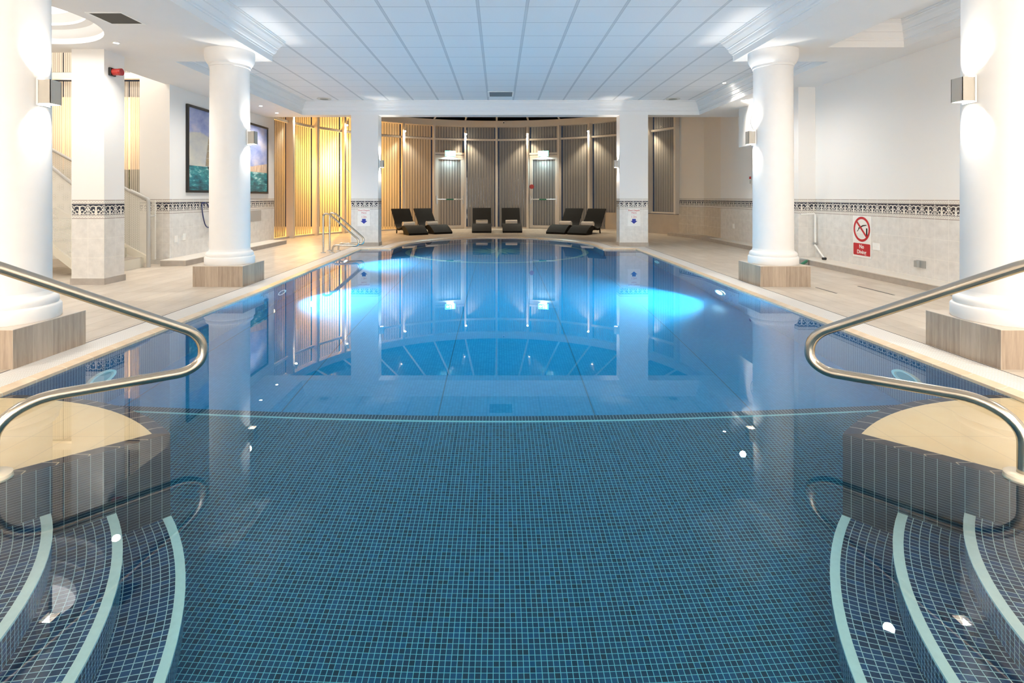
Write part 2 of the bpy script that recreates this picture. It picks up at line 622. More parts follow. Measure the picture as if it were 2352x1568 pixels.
# ------------------------------------------------------------------ geometry helpers
class MB:
    def __init__(s):
        s.v, s.f, s.u, s.mi = [], [], [], []

    def face(s, pts, uvs=None, mi=0):
        k = len(s.v)
        s.v += [tuple(p) for p in pts]
        s.f.append(tuple(range(k, k + len(pts))))
        if uvs is None:
            a = Vector(pts[0]); b = Vector(pts[1]); c = Vector(pts[2])
            n = (b - a).cross(c - b)
            ax = max(range(3), key=lambda i: abs(n[i]))
            if ax == 2:
                uvs = [(p[0], p[1]) for p in pts]
            elif ax == 0:
                uvs = [(p[1], p[2]) for p in pts]
            else:
                uvs = [(p[0], p[2]) for p in pts]
        s.u.append(list(uvs))
        s.mi.append(mi)
        return s

    def box(s, x0, x1, y0, y1, z0, z1, mi=0, skip=''):
        P = lambda a, b, c: ((x0, x1)[a], (y0, y1)[b], (z0, z1)[c])
        F = {'-z': [(0, 0, 0), (0, 1, 0), (1, 1, 0), (1, 0, 0)], '+z': [(0, 0, 1), (1, 0, 1), (1, 1, 1), (0, 1, 1)],
             '-y': [(0, 0, 0), (1, 0, 0), (1, 0, 1), (0, 0, 1)], '+y': [(1, 1, 0), (0, 1, 0), (0, 1, 1), (1, 1, 1)],
             '-x': [(0, 1, 0), (0, 0, 0), (0, 0, 1), (0, 1, 1)], '+x': [(1, 0, 0), (1, 1, 0), (1, 1, 1), (1, 0, 1)]}
        for k, q in F.items():
            if k in skip.split(','):
                continue
            s.face([P(*c) for c in q], mi=mi)
        return s

    def grid_surf(s, rows, closed=False, uvf=None, mi=0):
        """rows of points -> shared-vertex quads"""
        k = len(s.v)
        n = len(rows[0])
        for r in rows:
            s.v += [tuple(p) for p in r]
        # distances for uv
        for i in range(len(rows) - 1):
            for j in range(n if closed else n - 1):
                a, b = i * n + j, i * n + (j + 1) % n
                q = (k + a, k + b, k + b + n, k + a + n)
                s.f.append(q)
                if uvf:
                    s.u.append([uvf(i, j), uvf(i, j + 1), uvf(i + 1, j + 1), uvf(i + 1, j)])
                else:
                    s.u.append([(j / n, i), ((j + 1) / n, i), ((j + 1) / n, i + 1), (j / n, i + 1)])
                s.mi.append(mi)
        return s

    def tube(s, path, r, n=12, cap=True, mi=0, closed=False):
        path = [Vector(p) for p in path]
        L = len(path)
        rows = []
        up = None
        for i, p in enumerate(path):
            if closed:
                t = (path[(i + 1) % L] - path[i - 1]).normalized()
            else:
                t = (path[min(i + 1, L - 1)] - path[max(i - 1, 0)]).normalized()
            if up is None:
                up = Vector((0, 0, 1)) if abs(t.z) < 0.9 else Vector((1, 0, 0))
                up = (up - t * up.dot(t)).normalized()
            else:
                up = (up - t * up.dot(t)).normalized()
            b = t.cross(up)
            rr = r[i] if isinstance(r, (list, tuple)) else r
            rows.append([p + (up * cos(2 * pi * j / n) + b * sin(2 * pi * j / n)) * rr for j in range(n)])
        if closed:
            rows.append(rows[0])
        s.grid_surf(rows, closed=True, mi=mi)
        if cap and not closed:
            s.face(list(reversed(rows[0])), mi=mi)
            s.face(rows[-1], mi=mi)
        return s

    def lathe(s, prof, n=40, cx=0, cyy=0, mi=0, a0=0, a1=2 * pi):
        full = abs(a1 - a0 - 2 * pi) < 1e-6
        m = n if full else n + 1
        rows = [[(cx + r * cos(a0 + (a1 - a0) * j / n), cyy + r * sin(a0 + (a1 - a0) * j / n), z) for j in range(m)] for r, z in prof]
        s.grid_surf(rows, closed=full, mi=mi, uvf=lambda i, j: (j / n * 2, prof[i][1]))
        return s

    def disc(s, c, r, axis='z', n=24, mi=0, flip=False):
        pts = []
        for j in range(n):
            a = 2 * pi * j / n * (-1 if flip else 1)
            d = {'z': (cos(a), sin(a), 0), 'x': (0, cos(a), sin(a)), 'y': (cos(a), 0, sin(a))}[axis]
            pts.append((c[0] + d[0] * r, c[1] + d[1] * r, c[2] + d[2] * r))
        return s.face(pts, mi=mi)

    def cyl(s, c, r, h, axis='z', n=24, mi=0):
        rows = []
        for e in (0, h):
            row = []
            for j in range(n):
                a = 2 * pi * j / n
                d = {'z': (cos(a), sin(a), 0), 'x': (0, cos(a), sin(a)), 'y': (sin(a), 0, cos(a))}[axis]
                o = {'z': (0, 0, e), 'x': (e, 0, 0), 'y': (0, e, 0)}[axis]
                row.append(tuple(c[k] + d[k] * r + o[k] for k in range(3)))
            rows.append(row)
        s.grid_surf(rows, closed=True, mi=mi)
        s.face(list(reversed(rows[0])), mi=mi)
        s.face(rows[1], mi=mi)
        return s

    def poly(s, loops, z, mi=0, flip=False):
        """flat polygon with holes"""
        pts = [Vector((*p, 0)) for l in loops for p in l]
        for t in tessellate_polygon([[Vector((*p, 0)) for p in l] for l in loops]):
            a, b, c = [pts[i] for i in t]
            if (b - a).cross(c - a).z < 0:
                b, c = c, b
            tri = [(p.x, p.y, z) for p in (a, b, c)]
            if flip:
                tri.reverse()
            s.face(tri, uvs=[(p[0], p[1]) for p in tri], mi=mi)
        return s

    def wall(s, pts, z0, z1, u0=0.0, mi=0, flip=False):
        """vertical strip along plan points, UV in metres"""
        u = u0
        for (a, b) in zip(pts, pts[1:]):
            L = hypot(b[0] - a[0], b[1] - a[1])
            q = [(a[0], a[1], z0), (b[0], b[1], z0), (b[0], b[1], z1), (a[0], a[1], z1)]
            uv = [(u, z0), (u + L, z0), (u + L, z1), (u, z1)]
            if flip:
                q.reverse(); uv.reverse()
            s.face(q, uvs=uv, mi=mi)
            u += L
        return s

    def prism(s, pts, z0, z1, mi=0, side=None):
        s.poly([pts], z1, mi=mi)
        s.poly([pts], z0, mi=mi, flip=True)
        area = sum(a[0] * b[1] - b[0] * a[1] for a, b in zip(pts, pts[1:] + pts[:1]))
        s.wall(pts + [pts[0]], z0, z1, mi=mi if side is None else side, flip=area < 0)
        return s


def build(name, mb, mats, parent=None, loc=None, rot=None, sm=None, bev=None):
    me = bpy.data.meshes.new(name)
    me.from_pydata(mb.v, [], mb.f)
    if not isinstance(mats, (list, tuple)):
        mats = [mats]
    for x in mats:
        me.materials.append(x)
    uvl = me.uv_layers.new(name='UVMap')
    k = 0
    for fu in mb.u:
        for q in fu:
            uvl.data[k].uv = q
            k += 1
    me.polygons.foreach_set('material_index', mb.mi)
    me.update()
    if sm:
        me.polygons.foreach_set('use_smooth', [True] * len(me.polygons))
        me.set_sharp_from_angle(angle=R(sm))
    o = bpy.data.objects.new(name, me)
    COL.objects.link(o)
    if parent:
        o.parent = parent
    if loc:
        o.location = loc
    if rot:
        o.rotation_euler = rot
    if bev:
        import bmesh
        bm = bmesh.new(); bm.from_mesh(me)
        bmesh.ops.remove_doubles(bm, verts=bm.verts, dist=1e-5)
        bmesh.ops.bevel(bm, geom=[e for e in bm.edges if e.is_manifold and e.calc_face_angle(0) > 0.6], offset=bev, segments=2, affect='EDGES', profile=0.6)
        bm.to_mesh(me); bm.free()
    return o


def tag(o, label=None, cat=None, group=None, kind=None):
    for k, v in (('label', label), ('category', cat), ('group', group), ('kind', kind)):
        if v:
            o[k] = v
    return o


def thing(name, label, cat, loc=(0, 0, 0), rz=0.0, group=None):
    o = bpy.data.objects.new(name, None)
    o.empty_display_size = 0.1
    COL.objects.link(o)
    o.location = loc
    o.rotation_euler = (0, 0, rz)
    return tag(o, label, cat, group)


def struct(name, mb, mats, **kw):
    return tag(build(name, mb, mats, **kw), kind='structure')


def copy_tree(o, parent=None):
    c = o.copy()
    COL.objects.link(c)
    c.parent = parent
    for ch in [x for x in bpy.data.objects if x.parent == o]:
        copy_tree(ch, c)
    return c


def dup(o, loc, rz, label, group=None):
    c = copy_tree(o)
    c.location = loc
    c.rotation_euler = (0, 0, rz)
    c['label'] = label
    if group:
        c['group'] = group
    return c


def text(name, s, size, mat, parent, loc, rot, align='CENTER', depth=0.0008, scale_x=1.0, bold=0.0):
    cu = bpy.data.curves.new(name, 'FONT')
    cu.body = s
    cu.size = size
    cu.align_x = align
    cu.align_y = 'CENTER'
    cu.extrude = depth
    cu.offset = bold
    cu.resolution_u = 3
    t = bpy.data.objects.new(name, cu)
    COL.objects.link(t)
    dg = bpy.context.evaluated_depsgraph_get()
    me = bpy.data.meshes.new_from_object(t.evaluated_get(dg))
    bpy.data.objects.remove(t)
    me.materials.clear()
    me.materials.append(mat)
    o = bpy.data.objects.new(name, me)
    COL.objects.link(o)
    o.parent = parent
    o.location = loc
    o.rotation_euler = rot
    o.scale = (scale_x, 1, 1)
    return o


def offset_path(pts, d):
    """offset an open plan path to its left by d (miter joints)"""
    out = []
    n = len(pts)
    for i in range(n):
        a = Vector(pts[max(i - 1, 0)]); b = Vector(pts[i]); c = Vector(pts[min(i + 1, n - 1)])
        d1 = (b - a).normalized() if i > 0 else (c - b).normalized()
        d2 = (c - b).normalized() if i < n - 1 else d1
        n1 = Vector((-d1.y, d1.x)); n2 = Vector((-d2.y, d2.x))
        mm = (n1 + n2)
        mm = mm / max(0.35, mm.dot(n1))
        out.append(tuple(b + mm * d))
    return out


# ------------------------------------------------------------------ pool plan
def bulge(n=36):
    """far rounded end, left to right"""
    return [(-0.05 - 2.44 * cos(pi * i / n), 13.30 + 3.1 * sin(pi * i / n)) for i in range(n + 1)]


# outline clockwise seen from above: near left -> far -> near right
OUT = [(PX0, -0.4), (PX0, 7.0), (-3.20, 12.68), (-2.50, 12.68)] + bulge() + [(2.42, 12.68), (3.18, 12.68), (PX1, 7.0), (PX1, -0.4)]
OUTC = OUT + [OUT[0]]


def closed_offset(pts, d):
    ext = [pts[-1]] + pts + [pts[0]]
    return offset_path(ext, d)[1:-1]


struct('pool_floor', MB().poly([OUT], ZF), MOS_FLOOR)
for nm, seg in (('left', OUT[0:3]), ('far_left', OUT[2:5]), ('far', OUT[4:4 + 37]), ('far_right', OUT[-5:-2]), ('right', OUT[-3:]), ('near', [OUT[-1], OUT[0]])):
    struct('pool_side_' + nm, MB().wall(seg, ZF, -0.052, flip=True), MOS_SIDE)
wout = closed_offset(OUT, 0.03)
o = build('pool_water', MB().prism(wout, ZF - 0.03, ZW), WATER)
tag(o, 'clear calm blue water filling the indoor swimming pool', 'water', kind='stuff')

# lip, grate, joint
LIPW, GRW = 0.055, 0.235
o1 = closed_offset(OUT, 0.0)
o2 = closed_offset(OUT, LIPW)
o3 = closed_offset(OUT, LIPW + GRW)
o4 = closed_offset(OUT, LIPW + GRW + 0.012)


def strip(a, b, za, zb, mats, name, mi=0, drop=None):
    mb = MB()
    u = 0
    A = a + [a[0]]
    B = b + [b[0]]
    for i in range(len(a)):
        L = hypot(A[i + 1][0] - A[i][0], A[i + 1][1] - A[i][1])
        q = [(*A[i], za), (*A[i + 1], za), (*B[i + 1], zb), (*B[i], zb)]
        wd = hypot(A[i][0] - B[i][0], A[i][1] - B[i][1])
        mb.face(q, uvs=[(u, 0), (u + L, 0), (u + L, wd), (u, wd)])
        if drop:
            mb.face([(*A[i], za - drop), (*A[i + 1], za - drop), (*A[i + 1], za), (*A[i], za)], uvs=[(u, 0), (u + L, 0), (u + L, drop), (u, drop)])
        u += L
    return struct(name, mb, mats)


strip(o1, o2, -0.022, -0.002, LIP, 'trim_1', drop=0.03)
strip(o2, o3, -0.002, 0.001, GRATE, 'trim_2')
strip(o3, o4, -0.008, -0.008, BLACKP, 'trim_3')
# deck
deck_outer = [(-10.2, -6), (8, -6), (8, 22), (-10.2, 22)]
struct('floor', MB().poly([deck_outer, o4], 0.0), DECK)


# ------------------------------------------------------------------ corner platforms and curved steps
def corner(name_l, cx, sx, label_plat, label_steps):
    CY, RO = 1.53, 1.88
    P = lambda r, a: (cx + sx * r * cos(a), CY + r * sin(a))
    a0, a1 = pi / 4, pi / 2
    n = 20
    ZT = -0.058
    # platform
    root = thing('entry_platform', label_plat, 'platform', (0, 0, 0))
    arc_in = [P(RO - 0.075, a0 + (a1 - a0) * i / n) for i in range(n + 1)]
    # tan top, inset from the straight front edge as well
    d = 0.05
    off = (sx * -sin(pi / 4) * d, cos(pi / 4) * d)
    tip = (arc_in[0][0] + off[0] * 0.8, arc_in[0][1] + off[1] * 0.8)
    cen = (cx + off[0] * 0 - 0.0, CY + d * 1.414)
    arc_t = [tip] + arc_in[2:]
    top = MB().poly([[cen] + arc_t], ZT)
    build('platform_top', top, PLATTAN, root)
    rim = MB()
    u = 0
    for i in range(n):
        A0, A1 = a0 + (a1 - a0) * i / n, a0 + (a1 - a0) * (i + 1) / n
        L = RO * (a1 - a0) / n
        i0 = tip if i == 0 else (arc_in[i] if i > 1 else tip)
        i1 = arc_in[i + 1] if i > 0 else tip
        rim.face([(*P(RO, A0), ZT - 0.03), (*P(RO, A1), ZT - 0.03), (*i1, ZT), (*i0, ZT)], uvs=[(u, 0), (u + L, 0), (u + L, .075), (u, .075)])
        u += L
    c0 = P(RO, a0)
    L = RO
    rim.face([(*c0, ZT - 0.03), (*tip, ZT), (*cen, ZT), (cx, CY, ZT - 0.03)], uvs=[(0.02, 0), (0.02, .05), (L, .05), (L, 0)])
    build('platform_rim', rim, RIM, root)
    body = MB()
    arc_o = [P(RO, a0 + (a1 - a0) * i / n) for i in range(n + 1)]
    body.wall(arc_o, ZF, ZT - 0.03)
    body.wall([(cx, CY), c0], ZF, ZT - 0.03, u0=0.01)
    build('platform_wall', body, MOS_WALL, root)
    # steps
    st = thing('pool_steps', label_steps, 'steps', (0, 0, 0))
    rad = [0.0, 0.90, 1.14, 1.39, 1.64, RO]
    zt = [-0.17, -0.38, -0.60, -0.81, -1.03]
    m = 48
    b0, b1 = -pi / 2, pi / 4
    for k in range(5):
        r0, r1, z = rad[k], rad[k + 1], zt[k]
        zn = zt[k + 1] if k < 4 else ZF
        mb = MB()
        rr = r0 - 0.02 if k else 0.02
        nn = 3
        for q in range(nn):
            ra, rb = rr + (r1 - rr) * q / nn, rr + (r1 - rr) * (q + 1) / nn
            rows = [[(*P(ra, b0 + (b1 - b0) * j / m), z) for j in range(m + 1)], [(*P(rb, b0 + (b1 - b0) * j / m), z) for j in range(m + 1)]]
            mb.grid_surf(rows, uvf=lambda i, j, ra=ra, rb=rb: ((rb if i else ra) + 3 - (r1 - 0.035) % 0.035, (b1 - b0) * j / m * (r1 - 0.1)))
        rows = [[(*P(r1, b0 + (b1 - b0) * j / m), zz) for j in range(m + 1)] for zz in (z, zn)]
        mb.grid_surf(rows, uvf=lambda i, j: ((z, zn)[i] + 5, (b1 - b0) * j / m * r1))
        s_ = build('step', mb, MOS_STEP, st)
        nb = MB()
        rows = [[(*P(a, b0 + (b1 - b0) * j / m), c) for j in range(m + 1)] for a, c in ((r1 - 0.036, z + 0.001), (r1 - 0.036, z + 0.004), (r1 + 0.004, z + 0.004), (r1 + 0.004, z - 0.012), (r1, z - 0.012))]
        nb.grid_surf(rows)
        build('nosing', nb, NOSING, s_)


corner('l', PX0, 1, 'tan tiled quarter-round pool platform under the left handrail', 'curved blue mosaic pool steps with pale nosings, in the left near corner')
corner('r', PX1, -1, 'tan tiled quarter-round pool platform under the right handrail', 'curved blue mosaic pool steps with pale nosings, in the right near corner')


# near handrails ----------------------------------------------------
def arc_pts(c, r, a0, a1, n=10):
    return [(c[0] + r * cos(a0 + (a1 - a0) * i / n), c[1] + r * sin(a0 + (a1 - a0) * i / n)) for i in range(n + 1)]


def fillet(pts, r, n=8):
    """round the inner corners of a planar (s,z) polyline"""
    out = [pts[0]]
    for i in range(1, len(pts) - 1):
        p0, p1, p2 = Vector(pts[i - 1]), Vector(pts[i]), Vector(pts[i + 1])
        rr = r[i - 1] if isinstance(r, (list, tuple)) else r
        d1 = (p0 - p1).normalized(); d2 = (p2 - p1).normalized()
        ang = d1.angle(d2)
        t = min(rr / math.tan(ang / 2), (p0 - p1).length * 0.49, (p2 - p1).length * 0.49)
        rr = t * math.tan(ang / 2)
        bis = (d1 + d2).normalized()
        c = p1 + bis * (rr / sin(ang / 2))
        s0 = p1 + d1 * t; s1 = p1 + d2 * t
        v0 = s0 - c; v1 = s1 - c
        a0 = math.atan2(v0.y, v0.x); a1 = math.atan2(v1.y, v1.x)
        while a1 - a0 > pi: a1 -= 2 * pi
        while a1 - a0 < -pi: a1 += 2 * pi
        for k in range(n + 1):
            a = a0 + (a1 - a0) * k / n
            out.append((c.x + rr * cos(a), c.y + rr * sin(a)))
    out.append(pts[-1])
    return out


def handrail(cx, sx, label):
    root = thing('pool_handrail', label, 'handrail', (cx, 1.53, 0), 0, 'steel handrails beside the pool steps')
    # (t, z) along the 45 degree line
    prof = [(0.63, -0.058), (0.63, 0.93), (0.80, 0.92), (1.44, 0.43), (1.44, 0.245), (0.845, 0.275), (0.845, -0.055)]
    pts = fillet(prof, [0.12, 0.30, 0.16, 0.16, 0.20], 10)
    path = [(sx * t, t, z) for t, z in pts]
    build('rail', MB().tube(path, 0.0255, 18), STEEL, root, sm=50)
    for t in (0.63, 0.845):
        build('flange', MB().lathe([(0.026, 0.012), (0.062, 0.010), (0.070, 0.004), (0.072, -0.028)], 28, sx * t, t), plain('cream_flange', (0.78, 0.70, 0.56), 0.35), root, (0, 0, -0.030), sm=40)


handrail(PX0, 1, 'bent stainless steel handrail on the left near platform')
handrail(PX1, -1, 'bent stainless steel handrail on the right near platform')


# pool ladder -------------------------------------------------------
def ladder():
    root = thing('pool_ladder', 'steel pool ladder with two looped rails on the far left pool edge', 'ladder', (-3.55, 11.83, 0))
    for yy in (-0.21, 0.23):
        prof = [(-0.19, 0), (-0.19, 0.84), (-0.06, 0.82), (0.56, 0.28), (0.56, 0.15), (0.02, 0.165), (0.0, 0)]
        pts = fillet(prof, [0.07, 0.12, 0.10, 0.08, 0.10], 8)
        r_ = build('rail', MB().tube([(s, yy, z) for s, z in pts], 0.021, 12), STEEL, root, sm=50)
        for s in (-0.19, 0.0):
            build('flange', MB().lathe([(0.021, 0.02), (0.05, 0.015), (0.055, 0.0)], 18, s, yy), ALUM, r_, sm=40)


ladder()


# ------------------------------------------------------------------ pool fittings and medallion
def pool_lamp(x, y, z, sx, lit, label):
    root = thing('underwater_light', label, 'light', (x, y, z), 0 if sx > 0 else pi, 'round lights in the pool side walls')
    ring = MB()
    rows = [[(d, r * cos(2 * pi * j / 28), r * sin(2 * pi * j / 28)) for j in range(28)] for d, r in ((0.0, 0.15), (0.022, 0.145), (0.022, 0.115), (0.012, 0.105))]
    ring.grid_surf(rows, closed=True)
    build('bezel', ring, NOSING, root, sm=40)
    build('lens', MB().disc((0.012, 0, 0), 0.106, 'x'), GLOWWET if lit else plain('unlit_lens', (0.22, 0.42, 0.46), 0.3), root)
    if lit:
        add_light('underwater_beam', 'SPOT', (0.03, 0, 0), 400 * G_WET * lit, (1.0, 1.0, 1.0), rot=(0, R(-90 + 6), 0), parent=root, spot_size=R(120), spot_blend=0.5, shadow_soft_size=0.06)


pool_lamp(-3.085, 7.72, -0.74, 1, 1, 'lit round pool lamp in the left pool wall behind the second column')
pool_lamp(-3.165, 11.2, -0.74, 1, 1, 'lit round pool lamp in the left pool wall below the pool ladder')
pool_lamp(3.13, 7.72, -0.74, -1, 1, 'lit round pool lamp in the right pool wall by the wood-look plinth')
pool_lamp(3.165, 10.9, -0.60, -1, 0, 'unlit pale round fitting in the right pool wall near the far pillar')
pool_lamp(3.13, 4.18, -0.62, -1, 0, 'unlit pale round fitting in the right pool wall behind the handrail')
pool_lamp(-3.05, 4.18, -0.62, 1, 0, 'unlit pale round fitting in the left pool wall behind the handrail')

med = MB()
zc = ZF + 0.004
n = 72
cyx, cyy = -0.05, 13.75
rows = [[(cyx + r * cos(2 * pi * j / n), cyy + r * sin(2 * pi * j / n), zc) for j in range(n)] for r in (2.16, 2.28)]
med.grid_surf(rows, closed=True)
for k in range(16):
    a = pi / 8 * k + pi / 2
    rr = 1.55 if k % 4 == 0 else (1.15 if k % 2 == 0 else 0.8)
    for s in (-1, 1):
        med.face([(cyx, cyy, zc), (cyx + rr * cos(a), cyy + rr * sin(a), zc), (cyx + 0.38 * cos(a + s * pi / 16), cyy + 0.38 * sin(a + s * pi / 16), zc)], mi=0 if s > 0 else 1)
tag(build('compass_mosaic', med, [plain('pale_green_mosaic', (0.45, 0.70, 0.68), 0.4), plain('mid_blue_mosaic', (0.10, 0.36, 0.45), 0.4)]),
    'pale green compass star and ring mosaic on the far pool floor', 'mosaic')

# ------------------------------------------------------------------ soffit, coffers, ceiling
CO_N = (-3.34, 3.45, 0.4, 8.05)     # near coffer x0 x1 y0 y1
CO_F = (-4.78, 4.86, 8.05, 13.25)   # far coffer
coffer = [(CO_N[0], CO_N[2]), (CO_N[1], CO_N[2]), (CO_N[1], CO_N[3]), (CO_F[1], CO_F[2]), (CO_F[1], CO_F[3]), (CO_F[0], CO_F[3]), (CO_F[0], CO_F[2]), (CO_N[0], CO_N[3])]
dome = [(-5.7 + 1.07 * cos(2 * pi * i / 48), 6.06 + 1.07 * sin(2 * pi * i / 48)) for i in range(48)]
coR = [(4.38, 1.5), (5.40, 1.5), (5.40, 7.28), (4.38, 7.28)]
soff_outer = [(-7.6, -6), (6.2, -6), (6.2, 13.62), (-5.9, 13.62), (-5.9, 7.55), (-7.6, 7.55)]
struct('ceiling_soffit', MB().poly([soff_outer, coffer, dome, coR], ZS, flip=True), PLASTER)
struct('ceiling', MB().poly([coffer], ZC, flip=True).poly([coR], ZC, flip=True, mi=1), [CEIL, PLASTER])

CPROF = [(0.0, 0.0), (0.0, 0.085), (0.012, 0.09), (0.012, 0.11), (0.028, 0.12), (0.045, 0.15), (0.052, 0.185), (0.066, 0.19), (0.066, 0.205),
         (0.085, 0.235), (0.108, 0.262), (0.115, 0.29), (0.130, 0.295), (0.130, 0.313), (0.142, 0.316), (0.142, ZC - ZS)]


def cornice(loop, name, prof=CPROF, sm=None):
    """loop counter-clockwise; projects inwards (to the left)"""
    mb = MB()
    loops = [[(*p, ZS + z) for p in closed_offset(loop, d)] for d, z in prof]
    mb.grid_surf(loops, closed=True)
    return struct(name, mb, CORNICE, sm=sm)


cornice(coffer, 'trim_4')
cornice(coR, 'trim_5')
# dome: stepped rings then bright top
dm = MB().lathe([(1.07, ZS), (1.07, ZS + 0.07), (1.02, ZS + 0.10), (0.98, ZS + 0.16), (0.90, ZS + 0.19), (0.90, ZS + 0.22), (0.84, ZS + 0.27), (0.80, ZS + 0.30), (0.80, ZS + 0.42)], 64, -5.7, 6.06)
struct('trim_6', dm, CORNICE, sm=35)
o = build('ceiling_dome_light', MB().disc((0, 0, 0), 0.80, n=48, flip=True), GLOWDOME, loc=(-5.7, 6.06, ZS + 0.42))
tag(o, 'glowing round dome light recessed in the left ceiling', 'light')
# beam over the pillars
struct('wall_beam', MB().wall([(-6.4, 13.62), (6.4, 13.62)], ZS, 6.8, flip=True), PLASTER)

# ------------------------------------------------------------------ walls
wl = MB()
wl.wall([(-5.82, 14.14), (-5.82, 9.65), (-6.35, 9.65)], 0, 4.3, flip=True)
wl.wall([(-6.4, 14.65), (-6.4, 14.14), (-5.82, 14.14)], 0, 4.3, flip=True)
struct('wall_left', wl, DADO)
wl2 = MB().wall([(-7.6, 7.55), (-7.6, -6)], 0, ZS, flip=True).wall([(-10.2, 10.5), (-10.2, 7.5), (-7.6, 7.5)], 0, 6.0, flip=True)
struct('wall_left_near', wl2, DADO)
wr = MB()
wr.wall([(5.75, -6), (5.75, 9.92), (5.44, 9.92), (5.44, 10.15), (5.95, 10.15), (5.95, 14.65)], 0, ZS + 1.2, flip=False)
struct('wall_right', wr, DADO)
wr = MB()
apx, apy, AR = -0.08, 14.65, 6.15


def ap(deg, r=AR):
    return (apx + r * sin(R(deg)), apy + r * cos(R(deg)))


wr.wall([(5.95, 14.65), ap(78.75), ap(67.5)], 0, 4.3)
struct('wall_right_far', wr, DADOWARM)
struct('wall_back', MB().wall([(8, -6), (-8, -6)], 0, ZS, flip=False), DADO)
# overhead box with the clock
bx = MB().box(5.44, 5.96, 10.1, 12.38, 2.31, ZS + 0.02)
struct('wall_bulkhead', bx, PLASTER)


# ledges (low tiled kerbs along the walls)
def ledge(name, x0, x1, y0, y1, h=0.10):
    mb = MB().box(x0, x1, y0, y1, 0, h - 0.012, mi=0, skip='-z').box(x0 - 0.004, x1 + 0.004, y0 - 0.004, y1 + 0.004, h - 0.012, h, mi=1)
    return struct(name, mb, [GREYSTONE, plain('ledge_top', (0.72, 0.68, 0.62), 0.4)])


ledge('baseboard_left', -5.82, -5.38, 9.38, 13.83)
ledge('baseboard_right', 5.40, 5.75, -6, 9.90, 0.095)
ledge('baseboard_right_far', 5.64, 5.95, 9.95, 14.6, 0.095)
kb = MB()
P0, P1, P2 = (5.64, 14.6), (apx + 5.72 * sin(R(78.75)), apy + 5.72 * cos(R(78.75))), (apx + 5.75 * sin(R(67)), apy + 5.75 * cos(R(67)))
Q0, Q1, Q2 = (5.95, 14.65), ap(78.75), ap(67.5)
kb.prism([P0, Q0, Q1, Q2, P2, P1], 0, 0.09)
struct('baseboard_far', kb, GREYSTONE)
# curved shadow-gap skirting of the apse, right part: low tiled wall under raised windows
lw = MB().wall([ap(67.5), ap(56.25), ap(45), ap(39)], 0, 0.64)
struct('wall_far_low', lw, plain('beige_wall_tile', (0.50, 0.43, 0.36), 0.45, nz=0.06, scale=4))


# ------------------------------------------------------------------ apse windows
def slats(mb, p0, p1, z0, z1, pitch, width, inset=0.05, z_in=0.0, triple=False):
    a = Vector((*p0, 0)); b = Vector((*p1, 0))
    d = (b - a)
    L = d.length
    d.normalize()
    nrm = Vector((-d.y, d.x, 0))
    cnt = int((L - 2 * inset - width) / pitch + 1.001)
    x = inset if triple else (L - (cnt - 1) * pitch - width) / 2
    k = 0
    while x + width <= L - inset + 0.001:
        tilt = R(2.5)
        c = a + d * (x + width / 2) + nrm * z_in
        e = (d * cos(tilt) + nrm * sin(tilt)) * (width / 2)
        q = [c - e, c + e]
        bot = z0 + 0.03 * (0.3 if not triple else 0)
        mb.face([(q[0].x, q[0].y, bot), (q[1].x, q[1].y, bot), (q[1].x, q[1].y, z1), (q[0].x, q[0].y, z1)], uvs=[(x, z0), (x + width, z0), (x + width, z1), (x, z1)])
        x += pitch
        k += 1
        if triple and k % 3 == 0:
            x += 0.018
    return mb


